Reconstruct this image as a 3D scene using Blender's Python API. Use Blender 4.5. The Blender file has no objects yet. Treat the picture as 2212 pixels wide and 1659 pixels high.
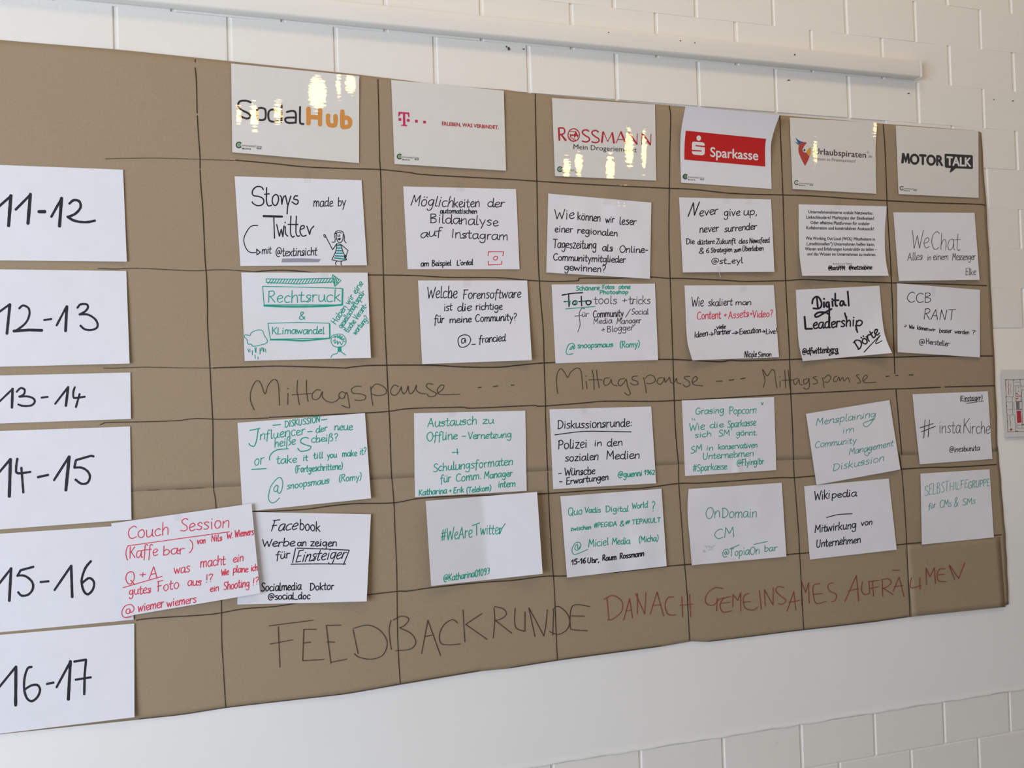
import bpy, bmesh, math, random
from mathutils import Matrix, Vector, Euler
random.seed(7)
SC = bpy.context.scene
COL = SC.collection

# ------------------------------------------------------------------ camera, world, lights, exposure
FPX, RX, RY, RZ, CD = 1984.2, 0.0313168, -0.3094516, -0.0320494, 2.26028   # focal length in px, pose, distance to wall
HZ = 1.5                                                                     # eye height above the floor
def rotm(rx, ry, rz):
    return Matrix.Rotation(rz, 3, 'Z') @ Matrix.Rotation(ry, 3, 'Y') @ Matrix.Rotation(rx, 3, 'X')
RC = rotm(RX, RY, RZ)
TOW = Matrix.Rotation(math.pi/2, 3, 'X')
cam_d = bpy.data.cameras.new('camera'); cam = bpy.data.objects.new('camera', cam_d); COL.objects.link(cam)
cam_d.sensor_fit = 'HORIZONTAL'; cam_d.sensor_width = 36.0; cam_d.lens = FPX/2212*36; cam_d.clip_start = .02
m4 = (TOW @ RC).to_4x4(); m4.translation = Vector((0, -CD, HZ)); cam.matrix_world = m4
SC.camera = cam
SC.view_settings.view_transform = 'Standard'; SC.view_settings.look = 'None'
SC.view_settings.exposure = 0.0; SC.view_settings.gamma = 1.0
try: SC.view_settings.use_curve_mapping = False
except Exception: pass
wd = bpy.data.worlds.new('room_air'); SC.world = wd; wd.use_nodes = True
wd.node_tree.nodes['Background'].inputs[0].default_value = (0.74, 0.69, 0.67, 1)
wd.node_tree.nodes['Background'].inputs[1].default_value = 0.34
def area(name, loc, target, sx, sy, power, col):
    l = bpy.data.lights.new(name, 'AREA'); l.shape = 'RECTANGLE'; l.size = sx; l.size_y = sy; l.energy = power; l.color = col
    o = bpy.data.objects.new(name, l); COL.objects.link(o); o.location = loc
    o.rotation_euler = (Vector(target)-Vector(loc)).to_track_quat('-Z', 'Y').to_euler(); return o
area('window_daylight', (-3.3, -3.0, 1.35), (0.6, 0, 1.35), 2.6, 1.9, 168, (0.84, 0.93, 1.06))
area('warm_top_fill', (1.2, -1.7, 4.25), (1.2, 0, 2.7), 3.0, .5, 22, (1.0, .72, .42))  # unseen fill added to warm the upper wall

# ------------------------------------------------------------------ geometry helpers
def unp(px, py, h=0.0):
    """photograph pixel -> point (u, v) on the plane lying h metres in front of the wall"""
    w = RC @ Vector(((px-1106)/FPX, -(py-829.5)/FPX, -1.0))
    t = (h-CD)/w.z
    return (w.x*t, w.y*t)
def P3(u, v, h): return (u, -h, v+HZ)
def pix3(px, py, h):
    u, v = unp(px, py, h); return P3(u, v, h)
def kz(u, v):
    return .0042 + .0009*math.sin(4.1*u+1.3*v) + .0007*math.sin(9.3*u-5.1*v+1) + .0005*math.sin(17*u+13*v) + .0004*math.sin(31*v+6*u+2)

def mat(name, col, rough=.6, spec=.4, noise=0, nscale=60, bump=0, bscale=300, bdist=.001, wave=None):
    m = bpy.data.materials.new(name); m.use_nodes = True; nt = m.node_tree; b = nt.nodes['Principled BSDF']
    b.inputs['Base Color'].default_value = (*col, 1); b.inputs['Roughness'].default_value = rough
    b.inputs['Specular IOR Level'].default_value = spec
    tc = nt.nodes.new('ShaderNodeTexCoord')
    if noise:
        n = nt.nodes.new('ShaderNodeTexNoise'); n.inputs['Scale'].default_value = nscale; n.inputs['Detail'].default_value = 6
        nt.links.new(tc.outputs['Object'], n.inputs['Vector'])
        r = nt.nodes.new('ShaderNodeMapRange'); r.inputs[1].default_value = .3; r.inputs[2].default_value = .7
        r.inputs[3].default_value = 1-noise; r.inputs[4].default_value = 1+noise
        nt.links.new(n.outputs[0], r.inputs[0])
        mx = nt.nodes.new('ShaderNodeVectorMath'); mx.operation = 'SCALE'; mx.inputs[0].default_value = col
        nt.links.new(r.outputs[0], mx.inputs['Scale']); nt.links.new(mx.outputs[0], b.inputs['Base Color'])
    if bump:
        n2 = nt.nodes.new('ShaderNodeTexNoise'); n2.inputs['Scale'].default_value = bscale; n2.inputs['Detail'].default_value = 4
        nt.links.new(tc.outputs['Object'], n2.inputs['Vector'])
        bp = nt.nodes.new('ShaderNodeBump'); bp.inputs['Strength'].default_value = bump; bp.inputs['Distance'].default_value = bdist
        nt.links.new(n2.outputs[0], bp.inputs['Height']); nt.links.new(bp.outputs[0], b.inputs['Normal'])
    return m
M = {}
M['wall'] = mat('painted_masonry', (.82, .81, .775), .55, .3, .012, 5, .35, 90, .0012)
M['plaster'] = mat('painted_plaster', (.84, .84, .83), .6, .3, .012, 4, .25, 25, .002)
M['floor'] = mat('grey_linoleum', (.30, .29, .27), .5, .3, .08, 8)
M['ceiling'] = mat('white_ceiling', (.75, .73, .68), .8, .2, .02, 3)
M['duct'] = mat('painted_plastic', (.82, .81, .78), .4, .4, .01, 6, .1, 60, .0006)
M['kraft'] = mat('brown_kraft_paper', (.345, .266, .178), .72, .25, .05, 260, .5, 420, .0004)
M['paper'] = mat('white_copy_paper', (.77, .775, .83), .75, .2, .012, 30, .35, 14, .0022)
M['print'] = mat('coated_print_paper', (.77, .765, .745), .6, .3, .01, 25)
M['black'] = mat('black_marker', (.018, .018, .026), .5, .3, .25, 900)
M['greyink'] = mat('dry_grey_marker', (.085, .075, .085), .7, .2, .35, 700)
M['green'] = mat('green_marker', (.012, .36, .255), .55, .3, .25, 700)
M['palegreen'] = mat('dry_green_marker', (.075, .33, .27), .7, .2, .35, 800)
M['teal'] = mat('teal_marker', (.012, .30, .34), .55, .3, .2, 600)
M['red'] = mat('red_marker', (.72, .055, .11), .55, .3, .2, 700)
M['kraftink'] = mat('black_marker_on_kraft', (.045, .032, .022), .65, .2, .4, 500)
M['thinink'] = mat('thin_marker_on_kraft', (.075, .052, .036), .65, .2, .4, 500)
M['kraftred'] = mat('red_marker_on_kraft', (.27, .055, .045), .65, .2, .3, 500)
M['greystrip'] = mat('grey_highlighter', (.33, .32, .40), .6, .2, .05, 200)
M['orange'] = mat('orange_print', (.72, .31, .06), .5, .3)
M['darkprint'] = mat('black_print', (.022, .022, .026), .5, .3)
M['magenta'] = mat('magenta_print', (.60, .02, .13), .5, .3)
M['crimson'] = mat('crimson_print', (.50, .015, .035), .5, .3)
M['bankred'] = mat('red_print', (.55, .018, .018), .5, .3)
M['birdred'] = mat('warm_red_print', (.50, .055, .045), .5, .3)
M['blueprint'] = mat('blue_print', (.025, .12, .36), .5, .3)
M['greenprint'] = mat('green_print', (.10, .25, .13), .5, .3)
M['palegreenprint'] = mat('pale_green_print', (.30, .45, .30), .5, .3)
M['yellow'] = mat('yellow_print', (.72, .38, .06), .5, .3)
M['brownprint'] = mat('brown_print', (.075, .028, .035), .5, .3)
M['greyprint'] = mat('grey_print', (.20, .19, .19), .5, .3)
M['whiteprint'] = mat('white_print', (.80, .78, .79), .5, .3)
M['chip'] = mat('bare_chip', (.09, .07, .06), .8, .2)
M['smudge'] = mat('faint_pencil', (.36, .37, .42), .8, .2)

def film_mat(name, wavy, rough):
    m = bpy.data.materials.new(name); m.use_nodes = True; nt = m.node_tree; nt.nodes.clear()
    out = nt.nodes.new('ShaderNodeOutputMaterial'); mx = nt.nodes.new('ShaderNodeMixShader')
    tr = nt.nodes.new('ShaderNodeBsdfTransparent'); gl = nt.nodes.new('ShaderNodeBsdfGlossy'); gl.inputs['Roughness'].default_value = rough
    # Schlick reflectance, the same from both sides of the thin film
    ge = nt.nodes.new('ShaderNodeNewGeometry'); dt = nt.nodes.new('ShaderNodeVectorMath'); dt.operation = 'DOT_PRODUCT'
    nt.links.new(ge.outputs['Incoming'], dt.inputs[0]); nt.links.new(ge.outputs['Normal'], dt.inputs[1])
    ab = nt.nodes.new('ShaderNodeMath'); ab.operation = 'ABSOLUTE'; nt.links.new(dt.outputs['Value'], ab.inputs[0])
    om = nt.nodes.new('ShaderNodeMath'); om.operation = 'SUBTRACT'; om.inputs[0].default_value = 1; nt.links.new(ab.outputs[0], om.inputs[1])
    pw = nt.nodes.new('ShaderNodeMath'); pw.operation = 'POWER'; nt.links.new(om.outputs[0], pw.inputs[0]); pw.inputs[1].default_value = 5
    fr = nt.nodes.new('ShaderNodeMath'); fr.operation = 'MULTIPLY_ADD'; nt.links.new(pw.outputs[0], fr.inputs[0]); fr.inputs[1].default_value = .94; fr.inputs[2].default_value = .06
    tc = nt.nodes.new('ShaderNodeTexCoord'); mp = nt.nodes.new('ShaderNodeMapping'); mp.inputs['Scale'].default_value = (4, 4, 34)
    n = nt.nodes.new('ShaderNodeTexNoise'); n.inputs['Scale'].default_value = 2.2; n.inputs['Detail'].default_value = 3; n.inputs['Roughness'].default_value = .5
    bp = nt.nodes.new('ShaderNodeBump'); bp.inputs['Strength'].default_value = wavy; bp.inputs['Distance'].default_value = .001
    L = nt.links.new
    L(tc.outputs['Object'], mp.inputs[0]); L(mp.outputs[0], n.inputs['Vector']); L(n.outputs[0], bp.inputs['Height']); L(bp.outputs[0], gl.inputs['Normal'])
    L(fr.outputs[0], mx.inputs[0]); L(tr.outputs[0], mx.inputs[1]); L(gl.outputs[0], mx.inputs[2]); L(mx.outputs[0], out.inputs[0])
    return m
M['film'] = film_mat('clear_lamination_film', .10, .012)
M['tape'] = film_mat('clear_adhesive_tape', .5, .05)

def mesh_obj(name, verts, faces, m, parent=None, smooth=False):
    me = bpy.data.meshes.new(name); me.from_pydata(verts, [], faces); me.materials.append(m)
    if smooth: me.polygons.foreach_set('use_smooth', [True]*len(me.polygons))
    me.update(); o = bpy.data.objects.new(name, me); COL.objects.link(o)
    if parent: o.parent = parent
    return o
def tag(o, label, cat, group=None):
    o['label'] = label; o['category'] = cat
    if group: o['group'] = group
    return o
def flip_to_room(verts, faces):
    """make the faces look into the room (-Y)"""
    out = []
    for f in faces:
        a, b, c = (Vector(verts[f[0]]), Vector(verts[f[1]]), Vector(verts[f[2]]))
        out.append(f if (b-a).cross(c-a).y < 0 else tuple(reversed(f)))
    return out

# ------------------------------------------------------------------ room shell
def box_obj(name, x0, x1, y0, y1, z0, z1, m, bev=0, parent=None, seg=2):
    bm = bmesh.new(); bmesh.ops.create_cube(bm, size=1)
    bmesh.ops.scale(bm, vec=(x1-x0, y1-y0, z1-z0), verts=bm.verts); bmesh.ops.translate(bm, vec=((x0+x1)/2, (y0+y1)/2, (z0+z1)/2), verts=bm.verts)
    if bev: bmesh.ops.bevel(bm, geom=bm.edges[:], offset=bev, segments=seg, profile=.5, affect='EDGES')
    me = bpy.data.meshes.new(name); bm.to_mesh(me); bm.free(); me.materials.append(m)
    o = bpy.data.objects.new(name, me); COL.objects.link(o)
    if parent: o.parent = parent
    return o
WX0, WX1 = -1.705, 3.545
wall = box_obj('wall_back', WX0-.3, WX1+.3, .0032, .18, 0, 4.4, M['wall']); wall['kind'] = 'structure'
fl = box_obj('floor', -4, 6, -6, .18, -.1, 0, M['floor']); fl['kind'] = 'structure'
ce = box_obj('ceiling', -4, 6, -6, .18, 4.4, 4.5, M['ceiling']); ce['kind'] = 'structure'
# one shared brick mesh per joint kind; each brick an object of its own
def brick_mesh(name, w, h, bev, flat):
    bm = bmesh.new(); bmesh.ops.create_cube(bm, size=1)
    bmesh.ops.scale(bm, vec=(w, .02, h), verts=bm.verts); bmesh.ops.translate(bm, vec=(0, .01, 0), verts=bm.verts)
    up = [e for e in bm.edges if all(v.co.y < .001 for v in e.verts) and abs(e.verts[0].co.z-e.verts[1].co.z) > .01]
    bmesh.ops.bevel(bm, geom=up, offset=bev, segments=3, profile=.5, affect='EDGES')
    if flat:
        ed = [e for e in bm.edges if all(v.co.y < .001 for v in e.verts) and abs(e.verts[0].co.z-e.verts[1].co.z) < .001]
        bmesh.ops.bevel(bm, geom=ed, offset=flat, segments=2, profile=.5, affect='EDGES')
    me = bpy.data.meshes.new(name); bm.to_mesh(me); bm.free(); me.materials.append(M['wall'])
    me.polygons.foreach_set('use_smooth', [False]*len(me.polygons)); return me
BM_TIGHT = brick_mesh('brick_tight', .2420, .1249, .0030, .0003)
BM_OPEN = brick_mesh('brick_open', .2430, .1222, .0030, .0022)
nb = 0
for r in range(-20, 6):
    v0 = .9405 + .125*(r-1)          # underside of course r; r=0 lies right above the brown paper
    if v0 < -1.5 or v0+.125 > 1.62: continue
    if -.94 < v0 < .15: continue      # the smooth plaster band
    off = 0.0455 if r % 2 == 0 else .1715
    if v0 < -.9: off = .1755 if r % 2 == 0 else .0505
    for k in range(-8, 14):
        x0 = off+.2505*k; xc = x0+.12525
        if xc < WX0+.4 or xc > 3.2: continue
        if .15 < v0 < .80 and xc < 2.0: continue          # never seen: covered by the brown paper
        o = bpy.data.objects.new('brick', BM_OPEN if v0 < -.9 else BM_TIGHT); COL.objects.link(o)
        o.location = (xc+random.uniform(-.0008, .0008), random.uniform(-.0004, .0004), v0+.0625+HZ); o.parent = wall
        o.rotation_euler = (random.uniform(-.003, .003), random.uniform(-.004, .004), random.uniform(-.002, .002)); nb += 1
print('bricks', nb)
# plaster band with a slightly ragged lower bead
bandv, bandf = [], []
nx = 260
for i in range(nx+1):
    u = WX0-.3 + (WX1+.3-(WX0-.3))*i/nx
    e = .0012*math.sin(u*23)+.0010*math.sin(u*61+1)+random.uniform(-.0007, .0007)
    for (v, h) in ((-.9362+e, -.003), (-.9352+e, .0014), (-.9325+e, .0030), (-.928+e, .0014), (-.915, .0002), (-.5, 0), (.187, 0), (.1885, -.003)):
        bandv.append(P3(u, v, h))
for i in range(nx):
    for j in range(7):
        a = i*8+j; bandf.append((a, a+8, a+9, a+1))
mesh_obj('plaster_band', bandv, flip_to_room(bandv, bandf), M['plaster'], wall, True)
for (px, py, a, b) in ((1099, 105, 3.2, 3.6), (1094, 101, 1.4, 2.4), (1131, 106, 3, 1.2), (1704, 173, 3.2, 1.3), (1963, 202, 3, 1.2), (1315, 70, 1.3, 1.3), (1470, 88, 1.5, 1.2), (1717, 118, 1.5, 2), (2188, 218, 1.6, 1.6), (2147, 215, 1.2, 1.2), (1501, 92, 1.1, 1.6), (1676, 1605, 3, 3)):
    pts = []
    for k in range(9):
        t = 2*math.pi*k/9; q = random.uniform(.7, 1.2)
        pts.append((px+a*q*math.cos(t), py+b*q*math.sin(t)))
    hh = .0325 if (px, py) in ((1315, 70), (1470, 88), (1717, 118), (1501, 92)) else .0012
    vs = [pix3(x, y, hh) for x, y in pts]
    mesh_obj('paint_chip', vs, flip_to_room(vs, [tuple(range(9))]), M['wall'] if py > 1500 else M['chip'], wall)

# white cable duct fixed to the wall above the board
DY = .0311
u0, u1 = -1.2, unp(1989, 150, .03)[0]
tb, bb = unp(1480, 78, DY)[1], unp(1480, 117, DY)[1]
db = box_obj('cable_duct', u0, u1, -DY, .0, bb+HZ, tb+HZ, M['duct'], .006, seg=4)
for p in db.data.polygons: p.use_smooth = True
tag(db, 'long white painted cable duct running along the wall above the brown paper', 'cable duct')
seam = box_obj('end_cap', u1-.0015, u1+.0022, -DY-.0012, 0, bb+HZ-.0012, tb+HZ+.0012, M['duct'], .004, db, seg=3)
print('duct v', tb, bb)

# ------------------------------------------------------------------ brown kraft paper
def lerp_poly(pts, x):
    if x <= pts[0][0]: return pts[0][1]
    for a, b in zip(pts, pts[1:]):
        if x <= b[0]: return a[1]+(b[1]-a[1])*(x-a[0])/(b[0]-a[0])
    return pts[-1][1]
TOPP = [(0, 86), (244, 107), (498, 132.5), (777, 161.6), (880, 174.5), (947, 184.4), (1091, 193.4), (1140, 200.8), (1220, 208), (1447, 228), (1686, 249), (1934, 269.8), (2110, 282), (2120, 286)]
BOTP = [(0, 1586), (298, 1555), (398, 1544), (487, 1530), (747, 1499.3), (863, 1479.2), (1038, 1449.8), (1100, 1444), (1204, 1427.4), (1300, 1414), (1430, 1396.7), (1494, 1385.3), (1528, 1387), (1727, 1362.7), (1889, 1343.6), (1965, 1333), (2174, 1307), (2178.5, 1305)]
SEAMP = [(0, 1080), (319, 1060), (480, 1052), (1424, 1005), (1752, 991.3), (1947, 983), (1983, 982), (2156, 975)]
UVT = [(-1.25, .846)]+[unp(x, y, .004) for x, y in TOPP]
UVB = [(-1.25, -.690)]+[unp(x, y, .004) for x, y in BOTP]
UVS = [(-1.25, .02)]+[unp(x, y, .004) for x, y in SEAMP]
def strip(name, TA, TB, extra_h, nxx, nyy, over_top=0):
    vs, fs = [], []
    (l0, r0), (l1, r1) = (TA[0][0], TA[-1][0]), (TB[0][0], TB[-1][0])
    for j in range(nyy+1):
        t = j/nyy
        for i in range(nxx+1):
            s = i/nxx
            ua = l0+(r0-l0)*s; ub = l1+(r1-l1)*s
            va = lerp_poly(TA, ua)+over_top; vb = lerp_poly(TB, ub)
            u = ua+(ub-ua)*t + .0045*4*t*(1-t)*s**10 + (.0008*math.sin(t*37)*(s**20)); v = va+(vb-va)*t
            h = kz(u, v)+extra_h
            if name == 'kraft_paper' and t == 1: h += .0001
            vs.append(P3(u, v, h))
    for j in range(nyy):
        for i in range(nxx):
            a = j*(nxx+1)+i; fs.append((a, a+1, a+nxx+2, a+nxx+1))
    o = mesh_obj('kraft_paper', vs, flip_to_room(vs, fs), M['kraft'], None, True)
    sm = o.modifiers.new('thickness', 'SOLIDIFY'); sm.thickness = .0002; sm.offset = -1
    return o
ku = strip('upper', UVT, UVS, .0004, 260, 60)
tag(ku, 'wide upper strip of brown kraft paper taped to the wall, carrying most of the sheets', 'brown paper', 'brown paper strips of the board')
kl = strip('lower', UVS, UVB, 0.0, 260, 44, .02)
tag(kl, 'lower strip of brown kraft paper, its torn bottom edge above the plaster', 'brown paper', 'brown paper strips of the board')
pq = [(1956, 1176), (2160, 1160), (2171.5, 1311), (1971, 1332)]
def patch_h(u, v): return kz(u, v)+.0011
vs, fs = [], []
for j in range(13):
    for i in range(17):
        s, t = i/16, j/12
        x = (pq[0][0]*(1-s)+pq[1][0]*s)*(1-t)+(pq[3][0]*(1-s)+pq[2][0]*s)*t
        y = (pq[0][1]*(1-s)+pq[1][1]*s)*(1-t)+(pq[3][1]*(1-s)+pq[2][1]*s)*t
        u, v = unp(x, y, .005); h = patch_h(u, v)+(.003*(1-s/.12)**2 if s < .12 else 0)*(.3+.7*t)*.7+(.0012 if t == 1 else 0)
        vs.append(pix3(x, y, h))
for j in range(12):
    for i in range(16):
        a = j*17+i; fs.append((a, a+1, a+18, a+17))
kp = mesh_obj('kraft_paper', vs, flip_to_room(vs, fs), M['kraft'], None, True)
kp.modifiers.new('thickness', 'SOLIDIFY').thickness = .0002
tag(kp, 'small extra piece of brown kraft paper over the bottom right corner of the board', 'brown paper', 'brown paper strips of the board')
PU0, PV0 = unp(1955, 1176, .005)
def kraft_h(px, py):
    u, v = unp(px, py, .005); h = kz(u, v)+.0010
    x_at = 1956+(py-1176)/156*15
    if px > x_at-4 and py > 1176-(px-1956)*.078-2: h += .0016
    return h

# ------------------------------------------------------------------ sheets of paper
class Sheet: pass
def hom(q):
    (x0, y0), (x1, y1), (x2, y2), (x3, y3) = q
    return q
def quad_inv(q, px, py):
    s = t = .5
    for _ in range(6):
        x = (q[0][0]*(1-s)+q[1][0]*s)*(1-t)+(q[3][0]*(1-s)+q[2][0]*s)*t
        y = (q[0][1]*(1-s)+q[1][1]*s)*(1-t)+(q[3][1]*(1-s)+q[2][1]*s)*t
        dxs = (q[1][0]-q[0][0])*(1-t)+(q[2][0]-q[3][0])*t; dys = (q[1][1]-q[0][1])*(1-t)+(q[2][1]-q[3][1])*t
        dxt = (q[3][0]-q[0][0])*(1-s)+(q[2][0]-q[1][0])*s; dyt = (q[3][1]-q[0][1])*(1-s)+(q[2][1]-q[1][1])*s
        D = dxs*dyt-dxt*dys; ex, ey = px-x, py-y
        s += (ex*dyt-dxt*ey)/D; t += (dxs*ey-ex*dys)/D
    return s, t
def sheet(label, q, lifts=None, layer=0, mt='paper', cat='paper sheet', group='handwritten session sheets on the brown paper', L=None, R=None, film=False, nx=22, ny=16, name='paper_sheet'):
    S = Sheet(); lifts = lifts or {}; S.q = q; rnd = random.Random(label); a1, a2, a3 = (rnd.uniform(0, 6) for _ in range(3)); amp = rnd.uniform(.0004, .0009)
    if mt == 'print': amp *= .35
    KM = max(kz(*unp(q[i][0]*f+q[(i+2)%4][0]*(1-f), q[i][1]*f+q[(i+2)%4][1]*(1-f), .006)) for i in range(4) for f in (1, .85, .7, .5))+.0012
    def base(u, v): return KM if film else kz(u, v)       # laminated sheets are stiff and lie flat
    def lift(s, t):
        if film: return 0
        s = min(max(s, 0), 1); t = min(max(t, 0), 1); h = 0
        for k, a in lifts.items():
            if k == 'R': h += a*s**3*(.35+.65*t)
            elif k == 'RT': h += a*s**3*(1-t)
            elif k == 'L': h += a*(1-s)**3*(.4+.6*t)
            elif k == 'B': h += a*t**3
            elif k == 'T': h += a*(1-t)**2.2
            elif k == 'BL': h += a*max(0, t-s)**3
            elif k == 'BR': h += a*max(0, s+t-1)**3
            elif k == 'TR': h += a*max(0, s-t)**3
            elif k == 'TL': h += a*max(0, 1-s-t)**3
            elif k == 'V': h += a*abs(s-.51)*2
            elif k == 'M': h += a*math.sin(math.pi*s)
            elif k == 'K': h += a*max(0, 1-abs((s-.58)+(t-.93)*.12)/.05)*max(0, (t-.72)/.28)
            elif k == 'N': h += a*(1.5+math.sin(9*s+5*t+a1)*math.sin(7*t-4*s+a2)+.5*math.sin(19*s+3*t+a3))
        h += amp*(1+math.sin(5*s+a1)*math.sin(4*t+a2))*.6 + .00025*math.sin(13*s-9*t+a3)
        return h
    def hp(px, py):
        s, t = quad_inv(q, px, py); u, v = unp(px, py, .006)
        if L or R:
            for _ in range(8):
                t = min(max(t, -.05), 1.05); a = edge(L, t, q[0], q[3]); b = edge(R, t, q[1], q[2])
                s = (px-a[0])/(b[0]-a[0]); t += (py-(a[1]+(b[1]-a[1])*s))/(q[3][1]-q[0][1])
        return base(u, v)+.0017+layer*.0018+lift(s, t)
    S.h = hp
    def edge(P, t, a, b):
        if not P: return (a[0]+(b[0]-a[0])*t, a[1]+(b[1]-a[1])*t)
        tt = [p[1] for p in P]; y = P[0][1]+(P[-1][1]-P[0][1])*t
        pts = [(p[1], p[0]) for p in P]
        # smooth interpolation of the curled edge
        for k in range(len(pts)-1):
            if y <= pts[k+1][0]+1e-6:
                f = (y-pts[k][0])/(pts[k+1][0]-pts[k][0])
                p0 = pts[max(k-1, 0)]; p3 = pts[min(k+2, len(pts)-1)]
                m1 = (pts[k+1][1]-p0[1])/max(pts[k+1][0]-p0[0], 1e-6); m2 = (p3[1]-pts[k][1])/max(p3[0]-pts[k][0], 1e-6)
                hh = pts[k+1][0]-pts[k][0]; f2, f3 = f*f, f*f*f
                return ((2*f3-3*f2+1)*pts[k][1]+(f3-2*f2+f)*hh*m1+(-2*f3+3*f2)*pts[k+1][1]+(f3-f2)*hh*m2, y)
        return (pts[-1][1], y)
    def build(nm, extra, m, parent=None, inset=0.0):
        vs, fs = [], []
        for j in range(ny+1):
            t = inset+(1-2*inset)*j/ny; a = edge(L, t, q[0], q[3]); b = edge(R, t, q[1], q[2])
            for i in range(nx+1):
                s = inset+(1-2*inset)*i/nx; x = a[0]+(b[0]-a[0])*s; y = a[1]+(b[1]-a[1])*s
                u, v = unp(x, y, .006); vs.append(pix3(x, y, base(u, v)+.0017+layer*.0018+lift(s, t)+extra))
        for j in range(ny):
            for i in range(nx):
                k = j*(nx+1)+i; fs.append((k, k+1, k+nx+2, k+nx+1))
        return mesh_obj(nm, vs, flip_to_room(vs, fs), m, parent, True)
    S.o = build(name, 0, M[mt]); tag(S.o, label, cat, group)
    if film: build('lamination_film', .0006, M['film'], S.o)
    return S

# ------------------------------------------------------------------ ink: strokes, handwriting, print
def parse(txt):
    out = []
    for st in txt.split('|'):
        st = st.strip()
        if not st: continue
        sharp = st[0] == '~'
        if sharp: st = st[1:]
        pts = [tuple(float(c) for c in p.split(',')) for p in st.split()]
        out.append((sharp, pts))
    return out
def smooth(pts, n=5):
    if len(pts) < 3: return pts
    res = []
    for k in range(len(pts)-1):
        p0 = pts[max(k-1, 0)]; p1 = pts[k]; p2 = pts[k+1]; p3 = pts[min(k+2, len(pts)-1)]
        for i in range(n):
            t = i/n
            res.append(tuple(.5*((2*p1[d])+(-p0[d]+p2[d])*t+(2*p0[d]-5*p1[d]+4*p2[d]-p3[d])*t*t+(-p0[d]+3*p1[d]-3*p2[d]+p3[d])*t**3) for d in (0, 1)))
    res.append(pts[-1]); return res
def ribbon(vs, fs, pts, w, hf):
    """a pen stroke, lifted and set down again at every sharp corner"""
    cur = [pts[0]]
    for i in range(1, len(pts)):
        cur.append(pts[i])
        if i < len(pts)-1:
            a, p, b = pts[i-1], pts[i], pts[i+1]
            l1 = math.dist(a, p) or 1; l2 = math.dist(p, b) or 1
            if ((p[0]-a[0])*(b[0]-p[0])+(p[1]-a[1])*(b[1]-p[1]))/(l1*l2) < .35:
                ribbon1(vs, fs, cur, w, hf); cur = [p]
    ribbon1(vs, fs, cur, w, hf)
def ribbon1(vs, fs, pts, w, hf):
    q = [pts[0]]
    for p in pts[1:]:
        if math.hypot(p[0]-q[-1][0], p[1]-q[-1][1]) > .15: q.append(p)
    if len(q) == 1: q.append((q[0][0]+w*.3, q[0][1]+w*.2))
    d = [q[0]]
    for p in q[1:]:
        l = math.hypot(p[0]-d[-1][0], p[1]-d[-1][1]); k = max(1, int(l/7)); o = d[-1]
        for i in range(1, k+1): d.append((o[0]+(p[0]-o[0])*i/k, o[1]+(p[1]-o[1])*i/k))
    q = d
    # extend ends for round-looking caps
    def ext(a, b, d):
        l = math.hypot(a[0]-b[0], a[1]-b[1]); return (a[0]+(a[0]-b[0])/l*d, a[1]+(a[1]-b[1])/l*d)
    a, b = ext(q[0], q[1], w*.35), ext(q[-1], q[-2], w*.35)
    q = [a]+q+[b]; n = len(q); base = len(vs); lay = random.uniform(0, .00007)      # overlapping strokes never coincide
    for i, p in enumerate(q):
        a = q[max(i-1, 0)]; b = q[min(i+1, n-1)]
        dx, dy = b[0]-a[0], b[1]-a[1]; l = math.hypot(dx, dy) or 1
        sc = 1.0
        if 0 < i < n-1:
            d1 = (p[0]-a[0], p[1]-a[1]); d2 = (b[0]-p[0], b[1]-p[1]); l1 = math.hypot(*d1) or 1; l2 = math.hypot(*d2) or 1
            c = (d1[0]*d2[0]+d1[1]*d2[1])/(l1*l2); sc = 1/max(.72, math.sqrt(max(0, (1+c)/2)))
            if c < -.3: sc = 1.0
        ww = w*.5*sc*(.55 if i in (0, n-1) else 1)*random.uniform(.92, 1.08)
        nx_, ny_ = -dy/l*ww, dx/l*ww
        h = hf(p[0], p[1])+.00036+lay
        vs.append(pix3(p[0]+nx_, p[1]+ny_, h)); vs.append(pix3(p[0]-nx_, p[1]-ny_, h))
    for i in range(n-1):
        k = base+2*i; fs.append((k, k+2, k+3, k+1))
from mathutils.geometry import tessellate_polygon
def subdiv(a, b, c, vs, fs, lim=9):
    """cut a flat triangle (pixel space) until it is small enough to follow the curved sheet"""
    L = [(math.dist(a, b), 0), (math.dist(b, c), 1), (math.dist(c, a), 2)]; m, k = max(L)
    if m <= lim:
        n = len(vs); vs.extend((a, b, c)); fs.append((n, n+1, n+2)); return
    p, q, r = ((a, b, c), (b, c, a), (c, a, b))[k]
    mid = ((p[0]+q[0])/2, (p[1]+q[1])/2); subdiv(p, mid, r, vs, fs, lim); subdiv(mid, q, r, vs, fs, lim)
def cap_height():
    cu = bpy.data.curves.new('type', 'FONT'); cu.body = 'H'; ob = bpy.data.objects.new('type', cu); COL.objects.link(ob)
    dg = bpy.context.evaluated_depsgraph_get(); dg.update(); me = bpy.data.meshes.new_from_object(ob.evaluated_get(dg)); h = max(v.co.y for v in me.vertices)
    bpy.data.objects.remove(ob); bpy.data.curves.remove(cu); bpy.data.meshes.remove(me); return h
CAPH = cap_height()
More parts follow.
